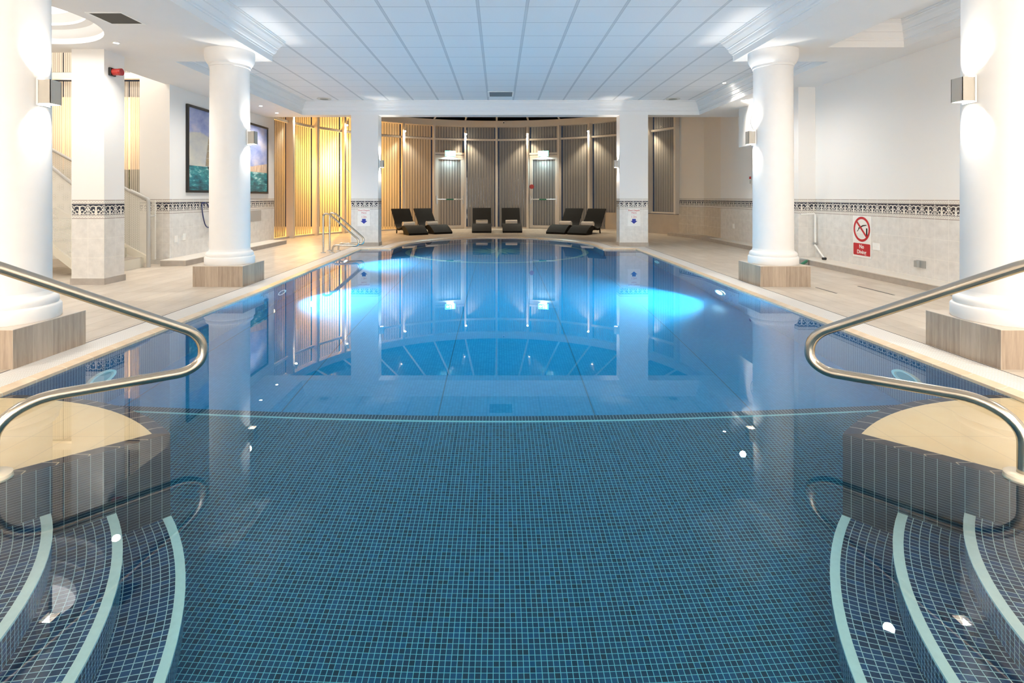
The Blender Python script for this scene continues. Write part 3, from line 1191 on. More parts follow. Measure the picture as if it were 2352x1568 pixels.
wn = 0
ZTR = 3.36
for i in range(-8, 6):
    a0, a1 = i * 11.25, (i + 1) * 11.25
    wn += 1
    door = i in (-2, 1)
    zb = 0.66 if i >= 4 else 0.0
    p0, p1 = ap(a0), ap(a1)
    am = (a0 + a1) / 2
    root = thing('window_%d' % wn, None, None, (0, 0, 0))
    root['kind'] = 'structure'

    def bar(name, pa, pb, z0, z1, dep=0.09, back=0.03, mat=FRAME):
        d = (Vector(pb) - Vector(pa)).normalized()
        nn = Vector((-d.y, d.x))   # outwards for left-to-right order
        A = Vector(pa) - nn * dep; B = Vector(pb) - nn * dep
        C = Vector(pb) + nn * back; D = Vector(pa) + nn * back
        return build(name, MB().prism([tuple(A), tuple(B), tuple(C), tuple(D)], z0, z1), mat, root)
    dv = (Vector(p1) - Vector(p0)).normalized()
    t = tuple(dv)
    pt = lambda s: (p0[0] + t[0] * s, p0[1] + t[1] * s)
    W = (Vector(p1) - Vector(p0)).length
    hw = 0.036
    # mullion on the left joint
    bar('mullion', pt(-hw), pt(hw), zb, 3.86, 0.19, 0.05)
    if i == 5:
        bar('mullion', pt(W - hw), pt(W + hw), zb, 3.86, 0.19, 0.05)
    bar('transom', pt(hw), pt(W - hw), ZTR - 0.035, ZTR + 0.035, 0.04)
    bar('sill', pt(hw), pt(W - hw), zb, zb + (0.05 if not door else 0.02), 0.05)
    zlow = zb + 0.05
    if door:
        bar('door_head', pt(hw), pt(W - hw), 2.78, 2.86, 0.05)
    gl = MB()
    gi = [Vector(pt(hw)), Vector(pt(W - hw))]
    nn = Vector((-dv.y, dv.x)) * 0.10
    gl.wall([tuple(gi[0] + nn), tuple(gi[1] + nn)], zb, 3.85)
    build('glass_pane', gl, GLASS, root)
    lb = MB()
    top = ZTR - 0.03
    if door:
        slats(lb, p0, p1, 2.86, top, 0.104, 0.088, 0.048, 0.05)
    else:
        slats(lb, p0, p1, zlow, top, 0.104, 0.088, 0.048, 0.05)
    build('blind', lb, BLIND, root)
    ub = slats(MB(), p0, p1, ZTR + 0.05, 3.85, 0.104, 0.088, 0.048, 0.05)
    build('blind', ub, BLIND, root)
    if door:
        dn = 1 if i == -2 else 2
        mid = pt(W / 2)
        dr = bpy.data.objects.new('door_%d' % dn, None)
        COL.objects.link(dr)
        dr.location = (*mid, 0)
        dr.rotation_euler = (0, 0, math.atan2(dv.y, dv.x))
        dr['kind'] = 'structure'
        h = W / 2 - 0.055
        fr = MB()
        fr.box(-h, -h + 0.11, -0.06, 0.0, 0.03, 2.76).box(h - 0.11, h, -0.06, 0.0, 0.03, 2.76)
        fr.box(-h + 0.11, h - 0.11, -0.06, 0.0, 2.60, 2.76).box(-h + 0.11, h - 0.11, -0.06, 0.0, 0.03, 0.13)
        fr.box(-h + 0.11, -h + 0.125, -0.045, 0.0, 0.13, 2.60).box(h - 0.125, h - 0.11, -0.045, 0.0, 0.13, 2.60)
        build('door_frame', fr, FRAME, dr)
        db = slats(MB(), (-h + 0.09, 0), (h - 0.09, 0), 0.13, 2.60, 0.104, 0.088, 0.03, 0.03)
        build('blind', db, BLIND, dr)
        pb = MB().tube([(-h + 0.07, -0.13, 1.10), (h - 0.07, -0.13, 1.10)], 0.019, 12)
        bar_ = build('push_bar', pb, ALUM, dr, sm=40)
        build('bar_label', MB().box(-0.16, 0.12, -0.155, -0.148, 1.075, 1.125), GREEN, bar_)
        for s in (-1, 1):
            build('push_bar_bracket', MB().box(s * (h - 0.05) - 0.022, s * (h - 0.05) + 0.022, -0.14, -0.06, 0.93, 1.24), ALUM, dr)
        build('closer_arm', MB().box(0.02 * 0 - 0.32, 0.32, -0.075, -0.06, 2.685, 2.725), FRAME, dr)

# ring beam above the windows and the dark glazed roof with rafters
rb = MB()
aa = [(-92 + 160 * i / 64) for i in range(65)]
aa = [-92 + i * 0.5 * 11.25 for i in range(0, 33)]
aa = [-90 + i * 11.25 / 2 for i in range(0, 33)]
inner = [[(*ap(a, AR - 0.16), 3.84) for a in aa], [(*ap(a, AR - 0.16), 4.07) for a in aa], [(*ap(a, AR + 0.1), 4.09) for a in aa]]
rb.grid_surf(inner)
rb.grid_surf([[(*ap(a, AR + 0.1), 3.84) for a in aa], [(*ap(a, AR - 0.16), 3.84) for a in aa]])
struct('trim_7', rb, FRAME)
apex = (apx, 13.55, 5.6)
rf = MB()
for i in range(-8, 8):
    a, b = ap(i * 11.25, AR + 0.12), ap((i + 1) * 11.25, AR + 0.12)
    rf.face([(*a, 4.10), (*b, 4.10), apex])
struct('ceiling_apse_glazing', rf, NIGHT)
for i in range(-7, 8):
    a = ap(i * 11.25, AR)
    struct('trim_%d' % (15 + i), MB().tube([(*a, 4.06), (apex[0], apex[1], apex[2] - 0.05)], 0.035, 4), FRAME)

# ------------------------------------------------------------------ columns
def column(x, y, label):
    root = thing('round_column', label, 'column', (x, y, 0), 0, 'white round columns along the pool')
    h = 0.33
    build('plinth', MB().box(-h, h, -h, h, 0, 0.268, skip='+z,-z').box(-h, h, -h, h, 0.268, 0.272, mi=1), [PLANK, PLINTHTOP], root)
    bp = [(0.0, 0.272), (0.312, 0.272), (0.318, 0.28), (0.318, 0.365), (0.308, 0.378), (0.296, 0.382), (0.302, 0.395), (0.300, 0.42), (0.285, 0.44), (0.268, 0.447), (0.262, 0.46), (0.258, 0.48)]
    build('column_base', MB().lathe(bp, 56), PLASTER_COL, root, sm=40)
    build('shaft', MB().lathe([(0.258, 0.48), (0.256, 1.5), (0.250, 2.95)], 56), PLASTER_COL, root, sm=40)
    cp = [(0.250, 2.95), (0.262, 2.955), (0.262, 2.985), (0.275, 2.99), (0.295, 3.02), (0.312, 3.06), (0.318, 3.10), (0.318, ZS)]
    build('capital', MB().lathe(cp, 56), PLASTER_COL, root, sm=40)
    return root


COLS = [(-3.66, 4.07, 'near left round white column on a wood-look plinth'),
        (-3.71, 7.53, 'second left round white column, in front of the sea painting'),
        (3.77, 4.07, 'near right round white column on a wood-look plinth'),
        (3.78, 7.53, 'second right round white column, left of the no diving sign')]
c0 = None
for x, y, l in COLS:
    if c0 is None:
        c0 = column(x, y, l)
    else:
        dup(c0, (x, y, 0), 0, l)


def pillar(x0, x1, y0, y1, label):
    root = thing('square_pillar', label, 'pillar', ((x0 + x1) / 2, (y0 + y1) / 2, 0))
    a, b = (x1 - x0) / 2, (y1 - y0) / 2
    mb = MB()
    u0 = 0.0
    mb.wall([(-a, b), (-a, -b)], 0.0, ZS, u0=0.22 - (2 * b) % 0.22)
    mb.wall([(-a, -b), (a, -b)], 0.0, ZS, u0=0.0 if abs(2 * a - 0.44) < .02 else 0.11)
    mb.wall([(a, -b), (a, b)], 0.0, ZS)
    mb.wall([(a, b), (-a, b)], 0.0, ZS)
    build('pillar_shaft', mb, DADO, root)
    sk = MB().box(-a - 0.012, a + 0.012, -b - 0.012, b + 0.012, 0, 0.085)
    build('skirting', sk, GREYSTONE, root)
    return root


pillar(-3.59, -2.93, 13.25, 13.61, 'far left square white pillar with a pool depth sign')
pillar(2.93, 3.62, 13.25, 13.61, 'far right square white pillar with a pool depth sign')
pillar(-5.77, -5.33, 7.37, 7.77, 'near square white pillar with the red alarm beacon, before the stairs')


# ------------------------------------------------------------------ sconces
def sconce(x, y, z, sx, label, k=1.0):
    root = thing('wall_sconce', label, 'wall light', (x, y, z), 0 if sx > 0 else pi, 'square up and down wall lights')
    hh, wd, dp = 0.088, 0.052, 0.10
    mb = MB()
    mb.box(0.012, dp, -wd, -wd + 0.004, -hh, hh).box(0.012, dp, wd - 0.004, wd, -hh, hh).box(dp - 0.004, dp, -wd, wd, -hh, hh)
    build('housing', mb, SCONCE, root)
    build('backplate', MB().box(0.0, 0.012, -wd - 0.006, wd + 0.006, -hh - 0.012, hh + 0.012), WHITEP, root)
    build('lamp_panel', MB().box(0.0125, 0.015, -wd + 0.008, wd - 0.008, -hh * 0.8, hh * 0.8), GLOW, root)
    for q in (-1, 1):
        add_light('sconce_lamp', 'SPOT', (0.07, 0, 0), 22 * k, NEUT, rot=(pi if q > 0 else 0, 0, 0), parent=root, spot_size=R(120), spot_blend=0.2, shadow_soft_size=0.01)
    return root


SCL = [(-3.402, 4.07, 1.96, 1, 'square nickel wall light on the near left column'),
       (3.512, 4.07, 1.98, -1, 'square nickel wall light on the near right column'),
       (-3.452, 7.53, 2.00, 1, 'square nickel wall light on the second left column'),
       (3.522, 7.53, 2.00, -1, 'square nickel wall light on the second right column'),
       (-2.93, 13.43, 2.0, 1, 'square nickel wall light on the far left pillar'),
       (2.93, 13.43, 2.0, -1, 'square nickel wall light on the far right pillar')]
for a in SCL:
    sconce(*a)


# ------------------------------------------------------------------ downlights and window spots
def downlight(x, y, z, label, power, ang=130):
    root = thing('downlight', label, 'ceiling light', (x, y, z), 0, 'small recessed ceiling lights')
    ring = MB().lathe([(0.045, -0.002), (0.05, -0.006), (0.034, -0.008), (0.030, -0.001)], 24)
    build('bezel', ring, WHITEP, root, sm=40)
    build('lens', MB().disc((0, 0, -0.004), 0.030, flip=True), GLOW, root)
    add_light('downlight_beam', 'SPOT', (0, 0, -0.03), power, WARM, parent=root, spot_size=R(ang), spot_blend=0.8, shadow_soft_size=0.05)
    return root


downlight(-4.95, 7.06, ZS, 'recessed downlight in the left soffit beside the air grille', 50)
downlight(-5.21, 11.94, ZS, 'recessed downlight above the sea painting, nearer of the pair', 90)
downlight(-5.26, 12.93, ZS, 'recessed downlight above the sea painting, farther of the pair', 70)
downlight(4.59, 11.12, ZC, 'recessed downlight in the tiled ceiling beside the right cornice', 35)


def window_spot(deg, label, power, col):
    x, y = ap(deg, AR - 0.27)
    root = thing('window_spotlight', label, 'spotlight', (x, y, 3.56), R(-deg), 'small spotlights on the window mullions')
    build('spot_body', MB().cyl((0, 0.02, 0.0), 0.034, 0.13, 'z', 16), FRAME, root, sm=40)
    build('bracket', MB().box(-0.012, 0.012, 0.02, 0.09, 0.05, 0.075), FRAME, root)
    build('lens', MB().cyl((0, 0.02, -0.03), 0.028, 0.03, 'z', 16), GLOWWARM, root)
    add_light('spot_beam', 'SPOT', (0, 0.0, -0.05), power, col, parent=root, spot_size=R(100), spot_blend=0.6, shadow_soft_size=0.03)


for deg, l in ((-78.75, 'small spotlight on the leftmost visible window mullion'), (-56.25, 'small spotlight on the mullion just left of the far left pillar'),
               (-33.75, 'small spotlight on the mullion between the yellow and beige blinds'), (-11.25, 'small spotlight just right of the left exit door'),
               (11.25, 'small spotlight just left of the right exit door'), (33.75, 'small spotlight on the mullion behind the two right loungers'),
               (56.25, 'small spotlight on the mullion just right of the far right pillar')):
    window_spot(deg, l, 75, (1.0, 0.82, 0.58))


# ------------------------------------------------------------------ exit signs
def exit_sign(deg, label):
    x, y = ap(deg, AR - 0.16)
    root = thing('exit_sign', label, 'sign', (x, y, 2.81), R(-deg), 'lit exit signs over the far doors')
    build('housing', MB().box(-0.20, 0.20, -0.03, 0.05, -0.105, 0.105), WHITEP, root)
    build('sign_face', MB().box(-0.195, 0.195, -0.036, -0.03, -0.10, 0.10), emit('exit_green_' + str(deg), (0.10, 0.95, 0.62), 2.2), root)
    w_ = emit('exit_white_' + str(deg), (0.85, 1.0, 0.95), 5.0)
    pic = MB()
    y0 = -0.037
    # door, running figure and arrow
    def q(x0, x1, z0, z1):
        pic.box(x0, x1, y0 - 0.002, y0, z0, z1)
    q(0.07, 0.15, -0.075, 0.075)
    pic.face([(-0.16, y0, 0.0), (-0.10, y0, -0.05), (-0.10, y0, 0.05)])
    q(-0.10, -0.05, -0.018, 0.018)
    pic.disc((0.01, y0 - 0.001, 0.058), 0.016, 'y', 12)
    pic.face([(-0.015, y0, 0.035), (0.02, y0, 0.04), (0.02, y0, -0.01), (-0.01, y0, -0.01)])
    pic.face([(-0.005, y0, -0.01), (0.02, y0, -0.01), (0.045, y0, -0.07), (0.03, y0, -0.07)])
    pic.face([(-0.01, y0, -0.01), (0.01, y0, -0.01), (-0.03, y0, -0.055), (-0.045, y0, -0.045)])
    pic.face([(0.02, y0, 0.035), (0.02, y0, 0.02), (0.05, y0, 0.0), (0.055, y0, 0.01)])
    build('running_figure_symbol', pic, w_, root)
    add_light('exit_glow', 'AREA', (0, -0.03, -0.12), 9, (0.7, 0.95, 1.0), rot=(0, 0, 0), parent=root, size=0.25)
    build('hanger', MB().box(-0.02, 0.02, -0.005, 0.12, 0.105, 0.125), WHITEP, root)


exit_sign(-16.9, 'lit green exit sign above the left exit door')
exit_sign(16.9, 'lit green exit sign above the right exit door')


# ------------------------------------------------------------------ loungers and towels
def lounger():
    root = thing('sun_lounger', '', 'sun lounger', (0, 0, 0), 0, 'black woven loungers at the far pool end')
    # profile (s along +Y from foot to head, z)
    P = [(0.0, 0.06), (0.10, 0.13), (0.24, 0.22), (0.38, 0.275), (0.50, 0.285), (0.62, 0.26), (0.76, 0.205), (0.90, 0.175), (1.02, 0.185), (1.12, 0.235), (1.22, 0.34), (1.34, 0.50), (1.48, 0.68), (1.58, 0.80)]
    hw, th = 0.325, 0.035
    n = len(P)
    nor = []
    for i in range(n):
        a = Vector(P[max(i - 1, 0)]); b = Vector(P[min(i + 1, n - 1)])
        d = (b - a).normalized()
        nor.append((-d.y * th, d.x * th))
    top = [(P[i][0], P[i][1]) for i in range(n)]
    bot = [(P[i][0] - nor[i][0], P[i][1] - nor[i][1]) for i in range(n)]
    mb = MB()
    L = [0]
    for i in range(1, n):
        L.append(L[-1] + hypot(P[i][0] - P[i - 1][0], P[i][1] - P[i - 1][1]))
    rows = [[(-hw, top[i][0], top[i][1]), (hw, top[i][0], top[i][1]), (hw, bot[i][0], bot[i][1]), (-hw, bot[i][0], bot[i][1])] for i in range(n)]
    mb.grid_surf(rows, closed=True, uvf=lambda i, j: (j * 0.6, L[i]))
    mb.face([rows[0][k] for k in (0, 3, 2, 1)]).face(rows[-1])
    build('seat_shell', mb, RATTAN, root, sm=40)
    # solid foot block with sides
    fb = MB()
    prof = [(0.0, 0.0), (0.0, 0.04)] + [(p[0], p[1] - 0.012) for p in P[1:6]] + [(0.60, 0.20), (0.50, 0.10), (0.46, 0.0)]
    k = len(prof)
    for s in (-1, 1):
        f = [(s * (hw - 0.004), a, b) for a, b in prof]
        if s > 0:
            f.reverse()
        fb.face(f)
    for i in range(k):
        a, b = prof[i], prof[(i + 1) % k]
        fb.face([(-hw + 0.004, *a), (hw - 0.004, *a), (hw - 0.004, *b), (-hw + 0.004, *b)])
    build('foot_support', fb, RATTAN, root)
    for s in (-1, 1):
        build('leg', MB().tube([(s * 0.275, 1.16, 0.22), (s * 0.275, 1.20, 0.0)], 0.022, 8), RATTAN, root)
        build('side_rail', MB().tube([(s * 0.285, 0.50, 0.12), (s * 0.285, 0.62, 0.14), (s * 0.285, 0.80, 0.14), (s * 0.285, 0.98, 0.12), (s * 0.285, 1.17, 0.13)], 0.016, 8), RATTAN, root)
    build('cross_bar', MB().tube([(-0.275, 1.18, 0.12), (0.275, 1.18, 0.12)], 0.014, 8), RATTAN, root)
    return root


def towel():
    mb = MB()
    # rolled: spiral section
    n = 60
    rows = []
    sp = []
    for i in range(n + 1):
        a = 2 * pi * 3.2 * i / n
        r = 0.018 + 0.066 * i / n
        sp.append((r * cos(a), r * sin(a)))
    L = 0.185
    for s in (-1.0, -0.92, -0.3, 0.3, 0.92, 1.0):
        kk = 0.93 if abs(s) == 1.0 else 1.0 + 0.03 * sin(s * 9)
        rows.append([(s * L, a * kk, b * kk) for a, b in sp])
    mb.grid_surf(rows)
    # end faces between the wraps
    for s in (-1, 1):
        mb.face([(s * L * 0.96, 0.078 * cos(2 * pi * j / 24 * s), 0.078 * sin(2 * pi * j / 24 * s)) for j in range(24)])
    return build('rolled_towel', mb, TOWEL, sm=50)


LG = [((-2.50, 17.02), (-3.42, 18.55), 'black woven lounger nearest the far left pillar'),
      ((-1.78, 17.55), (-2.80, 19.1), 'black woven lounger in front of the left exit door, second from the left pillar'),
      ((-0.57, 18.05), (-0.61, 19.6), 'black woven lounger facing the pool, just right of the left exit door'),
      ((0.45, 18.10), (0.42, 19.6), 'black woven lounger facing the pool, just left of the right exit door'),
      ((1.80, 17.5), (2.66, 18.95), 'black woven lounger angled in front of the right exit door'),
      ((2.43, 17.1), (3.36, 18.5), 'black woven lounger nearest the far right pillar')]
TL = ['on the lounger nearest the far left pillar', 'on the second lounger from the far left pillar', 'on the centre lounger right of the left exit door', 'on the centre lounger left of the right exit door',
      'on the second lounger from the far right pillar', 'on the lounger nearest the far right pillar']
l0 = lounger()
t0 = towel()
for i, (f, h, lab) in enumerate(LG):
    d = (Vector(h) - Vector(f)).normalized()
    rz = math.atan2(-d.x, d.y)
    o = l0 if i == 0 else copy_tree(l0)
    o.location = (*f, 0)
    o.rotation_euler = (0, 0, rz)
    o['label'] = lab
    t = t0 if i == 0 else copy_tree(t0)
    c = Vector(f) + d * 0.84
    t.location = (c.x, c.y, 0.305)
    t.scale = (1.1, 1.12, 1.12)
    t.rotation_euler = (0.4 * i, 0, rz)
    tag(t, 'rolled white towel ' + TL[i], 'towel', 'rolled towels on the loungers')


# ------------------------------------------------------------------ signs
def depth_sign(x, label):
    root = thing('depth_sign', label, 'sign', (x, 13.244, 0.693), 0, 'pool depth signs on the far pillars')
    build('upper_plate', MB().box(-0.145, 0.145, -0.002, 0.004, 0.065, 0.21), SIGNWHITE, root)
    build('lower_plate', MB().box(-0.155, 0.155, -0.002, 0.004, -0.21, 0.060), SIGNWHITE, root)
    rot = (R(90), 0, 0)
    text('lettering', 'Pool Depth\nHere', 0.060, TEXTRED, root, (0, -0.004, 0.14), rot)
    text('lettering', '1.2m', 0.066, TEXTRED, root, (0, -0.004, 0.012), rot)
    ar = MB()
    y = -0.004
    ar.face([(-0.045, y, -0.035), (-0.045, y, -0.085), (0.045, y, -0.085), (0.045, y, -0.035)])
    ar.face([(-0.085, y, -0.085), (0, y, -0.155), (0.085, y, -0.085)])
    build('down_arrow', ar, SIGNBLUE, root)


depth_sign(-3.275, 'white pool depth sign with blue arrow on the left pillar')
depth_sign(3.275, 'white pool depth sign with blue arrow on the right pillar')


def no_diving():
    root = thing('no_diving_sign', 'white and red No Diving sign on the right tiled wall', 'sign', (5.744, 8.64, 0.56), R(-90))
    build('sign_plate', MB().box(-0.215, 0.215, -0.003, 0.004, -0.33, 0.33), SIGNWHITE, root)
    y = -0.0045
    rg = MB()
    n = 48
    rows = [[(r * cos(2 * pi * j / n), y, 0.115 + r * sin(2 * pi * j / n)) for j in range(n)] for r in (0.160, 0.198)]
    rg.grid_surf(rows, closed=True)
    a = R(135)
    ax, az = cos(a), sin(a)
    wd = 0.017
    rg.face([(0.165 * ax - wd * az, y - 0.001, 0.115 + 0.165 * az + wd * ax), (0.165 * ax + wd * az, y - 0.001, 0.115 + 0.165 * az - wd * ax),
             (-0.165 * ax + wd * az, y - 0.001, 0.115 - 0.165 * az - wd * ax), (-0.165 * ax - wd * az, y - 0.001, 0.115 - 0.165 * az + wd * ax)])
    build('prohibition_ring', rg, SIGNRED, root)
    fg = MB()
    yy = y + 0.0008
    # diving figure: arms, body, legs; and the pool edge post
    fg.face([(-0.115, yy, 0.075), (-0.10, yy, 0.075), (-0.03, yy, 0.145), (-0.045, yy, 0.152)])
    fg.face([(-0.045, yy, 0.152), (-0.03, yy, 0.135), (0.03, yy, 0.160), (0.02, yy, 0.182)])
    fg.face([(0.02, yy, 0.182), (0.03, yy, 0.160), (0.115, yy, 0.178), (0.11, yy, 0.190)])
    fg.disc((-0.068, yy, 0.128), 0.014, 'y', 12)
    fg.face([(0.10, yy, -0.02), (0.135, yy, 0.02), (0.135, yy, 0.135), (0.10, yy, 0.135)])
    build('diver_pictogram', fg, BLACKP, root)
    wv = MB()
    for k in range(3):
        for j in range(8):
            x0 = -0.12 + j * 0.022
            wv.face([(x0, yy, 0.035 - k * 0.022), (x0 + 0.012, yy, 0.035 - k * 0.022), (x0 + 0.012, yy, 0.039 - k * 0.022), (x0, yy, 0.039 - k * 0.022)])
    build('water_pictogram', wv, GREYP, root)
    bn = MB()
    pts = []
    for cx_, cz_, a0 in ((0.185, -0.125, 0), (-0.185, -0.125, 90), (-0.185, -0.285, 180), (0.185, -0.285, 270)):
        for k in range(6):
            a = R(a0 + 18 * k)
            pts.append((cx_ + 0.015 * cos(a), y, cz_ + 0.015 * sin(a)))
    bn.face(pts)
    build('red_panel', bn, SIGNRED, root)
    text('lettering', 'No\nDiving', 0.086, SIGNWHITE, root, (0, y - 0.0015, -0.205), (R(90), 0, 0), bold=0.0015)


no_diving()


# ------------------------------------------------------------------ painting
def painting():
    x = -5.805
    y0, y1, z0, z1 = 10.14, 13.68, 1.27, 2.92
    root = thing('framed_painting', 'large black-framed seascape painting with a sailing ship on the left wall', 'painting', (x, y0, z0))
    W, H = y1 - y0, z1 - z0
    f = 0.045
    fr = MB().box(-0.012, 0.03, 0, f, 0, H).box(-0.012, 0.03, W - f, W, 0, H).box(-0.012, 0.03, f, W - f, 0, f).box(-0.012, 0.03, f, W - f, H - f, H)
    build('frame', fr, BLACKP, root)
    cv = MB().face([(0.01, f, f), (0.01, W - f, f), (0.01, W - f, H - f), (0.01, f, H - f)], uvs=[(0, 0), (1, 0), (1, 1), (0, 1)])
    build('canvas', cv, CANVAS, root)
    sl = MB()
    # tall ship: three masts of square sails, mostly behind the column
    random.seed(3)
    for mi, my in enumerate((0.86, 1.25, 1.62)):
        zz = 0.53
        wd = 0.22
        for k in range(5):
            h = 0.15 - 0.012 * k
            w0, w1 = wd * (1 - 0.13 * k), wd * (1 - 0.13 * (k + 1))
            sl.face([(0.0125, my - w0, zz), (0.0125, my + w0 * 0.8, zz + 0.01), (0.0125, my + w1 * 0.8, zz + h), (0.0125, my - w1, zz + h)], uvs=[(mi, k), (mi + 1, k), (mi + 1, k + 1), (mi, k + 1)])
            zz += h + 0.008
    build('painted_ship_sails', sl, SAIL, root)
    hl = MB().face([(0.0128, 0.70, 0.52), (0.0128, 0.78, 0.42), (0.0128, 1.75, 0.42), (0.0128, 1.9, 0.54)])
    build('painted_ship_hull', hl, plain('painted_hull', (0.03, 0.025, 0.025), 0.5), root)


painting()


# ------------------------------------------------------------------ small wall fittings
def simple(name, label, cat, mb, mats, loc, rz=0.0, group=None, **kw):
    return tag(build(name, mb, mats, loc=loc, rot=(0, 0, rz), **kw), label, cat, group)


# right wall faces -x : local -y becomes -x with rz=-90
def socket_plate(name, label, loc, rz, w_, h, mat, two=False):
    root = thing(name, label, 'socket', loc, rz)
    build('plate', MB().box(-w_ / 2, w_ / 2, -0.012, 0, -h / 2, h / 2), mat, root, bev=0.003)
    if two:
        for s in (-1, 1):
            build('rocker', MB().box(s * w_ * 0.27 - 0.008, s * w_ * 0.27 + 0.008, -0.016, -0.012, -0.012, 0.012), mat, root)
    return root


socket_plate('wall_socket', 'white double wall socket right of the no diving sign', (5.75, 8.31, 0.43), R(-90), 0.15, 0.11, WHITEP, True)
r_ = socket_plate('outdoor_switch', 'grey weatherproof socket box low on the right wall', (5.75, 7.43, 0.27), R(-90), 0.16, 0.10, GREYP)
build('switch_cover', MB().box(-0.075, -0.01, -0.05, -0.012, -0.045, 0.045), GREYP, r_, bev=0.006)
socket_plate('wall_socket', 'small white socket on the far right wall left of the column', (5.95, 13.85, 0.45), R(-90), 0.09, 0.12, WHITEP)
socket_plate('wall_socket', 'white socket on the left wall nearest its corner', (-5.82, 9.83, 0.43), R(90), 0.09, 0.12, WHITEP)
socket_plate('wall_switch', 'pale switch plate just right of the white socket on the left wall', (-5.82, 10.08, 0.45), R(90), 0.09, 0.12, WHITEP)
simple('access_panel', 'flat grey panel on the left wall tiles below the painting', 'panel', MB().box(-0.34, 0.34, -0.004, 0, -0.13, 0.13), plain('grey_panel', (0.40, 0.38, 0.355), 0.5), (-5.82, 13.02, 0.74), R(90))

# fire notice
fn = thing('fire_notice', 'small red and white fire action notice on the far right wall', 'sign', (5.94, 12.9, 1.62), R(-90))
build('notice_plate', MB().box(-0.05, 0.05, -0.004, 0, -0.14, 0.06), SIGNWHITE, fn)
build('red_header', MB().box(-0.045, 0.045, -0.006, -0.004, -0.01, 0.05), SIGNRED, fn)
build('pictogram', MB().box(-0.02, 0.02, -0.006, -0.004, -0.12, -0.03), GREYP, fn)

# clock
ck = thing('wall_clock', 'round wall clock on the bright overhead box by the second right column', 'clock', (5.43, 11.55, 2.80), R(-90))
build('case', MB().lathe([(0.0, 0.0), (0.17, 0.0), (0.178, 0.02), (0.165, 0.035), (0.155, 0.028)], 40), plain('clock_rim', (0.18, 0.19, 0.2), 0.3, 0.5), ck, rot=(R(90), 0, 0), sm=40)
build('dial', MB().disc((0, -0.024, 0), 0.157, 'y', 36), SIGNWHITE, ck)
hd = MB().box(-0.006, 0.006, -0.029, -0.026, 0, 0.10)
build('hand', hd, BLACKP, ck, rot=(0, R(60), 0))
build('hand', MB().box(-0.005, 0.005, -0.031, -0.029, 0, 0.13), BLACKP, ck, rot=(0, R(180), 0))
tk = MB()
for k in range(12):
    a = k * pi / 6
    tk.box(0.135 * sin(a) - 0.006, 0.135 * sin(a) + 0.006, -0.027, -0.025, 0.135 * cos(a) - 0.008, 0.135 * cos(a) + 0.008)
build('hour_marks', tk, BLACKP, ck)

# beacon on the near left pillar
bc = thing('alarm_beacon', 'red fire alarm sounder beacon on the side of the near square pillar', 'alarm', (-5.33, 7.50, 2.90))
build('base', MB().box(0, 0.035, -0.055, 0.055, -0.055, 0.055), BLACKP, bc, bev=0.008)
build('beacon_body', MB().cyl((0.035, 0, 0), 0.046, 0.085, 'x', 24), REDP, bc, sm=40)
build('beacon_cap', MB().cyl((0.12, 0, 0), 0.049, 0.03, 'x', 24), plain('dark_red_lens', (0.35, 0.02, 0.015), 0.2), bc, sm=40)

# red call bell by right door and camera
p = ap(12.6, AR - 0.12)
simple('alarm_call_point', 'small red alarm bell left of the right exit door', 'alarm', MB().cyl((0, -0.03, 0), 0.085, 0.05, 'y', 20), REDP, (*p, 1.58), R(-12), sm=40)
p = ap(2.5, AR - 0.17)
cc = thing('security_camera', 'small dome security camera on the beam above the centre windows', 'camera', (*p, 3.99))
build('housing', MB().cyl((0, -0.08, 0), 0.05, 0.09, 'y', 20), WHITEP, cc, sm=40)
build('lens', MB().cyl((0, -0.09, -0.005), 0.026, 0.012, 'y', 16), BLACKP, cc)

# blue hose on the left wall
hs = []
for i in range(25):
    a = -pi * 0.72 + 1.62 * pi * 0 + (pi * 1.5) * i / 24
    t = i / 24
    hs.append((-5.78 + 0.01 * sin(9 * t), 10.62 + 0.33 * (1 - cos(pi * t)) * 0.8, 1.08 - 0.50 * sin(pi * t) ** 0.75))
hs2 = [(-5.77, 10.78 + 0.28 * t, 1.06 - 0.42 * t ** 1.4) for t in [k / 12 for k in range(13)]]
hz = thing('hose_loop', 'dark blue hose looped on the left wall border tiles', 'hose', (0, 0, 0))
build('hose_tube', MB().tube(hs, 0.011, 8), HOSEBLUE, hz, sm=60)
build('hose_tube', MB().tube(hs2, 0.011, 8), HOSEBLUE, hz, sm=60)
build('hook', MB().cyl((-5.82, 10.72, 1.07), 0.015, 0.06, 'x', 12), HOSEBLUE, hz)

# folded white pole with black foot at the right wall corner
fp = thing('folding_pole_frame', 'white folded tube frame with a black foot at the right wall corner', 'frame', (0, 0, 0))
build('upright', MB().tube([(5.70, 9.84, 0.88), (5.70, 9.84, 0.34)], 0.016, 10), WHITEP, fp, sm=60)
build('brace', MB().tube([(5.69, 9.84, 0.33), (5.60, 9.40, 0.13)], 0.015, 10), WHITEP, fp, sm=60)
build('top_rail', MB().tube([(5.46, 9.88, 0.875), (5.70, 9.86, 0.885)], 0.013, 10), WHITEP, fp, sm=60)
build('foot', MB().cyl((5.57, 9.40, 0.125), 0.022, 0.06, 'x', 12), BLACKP, fp)
build('joint', MB().cyl((5.67, 9.84, 0.35), 0.024, 0.06, 'x', 12), GREYP, fp)
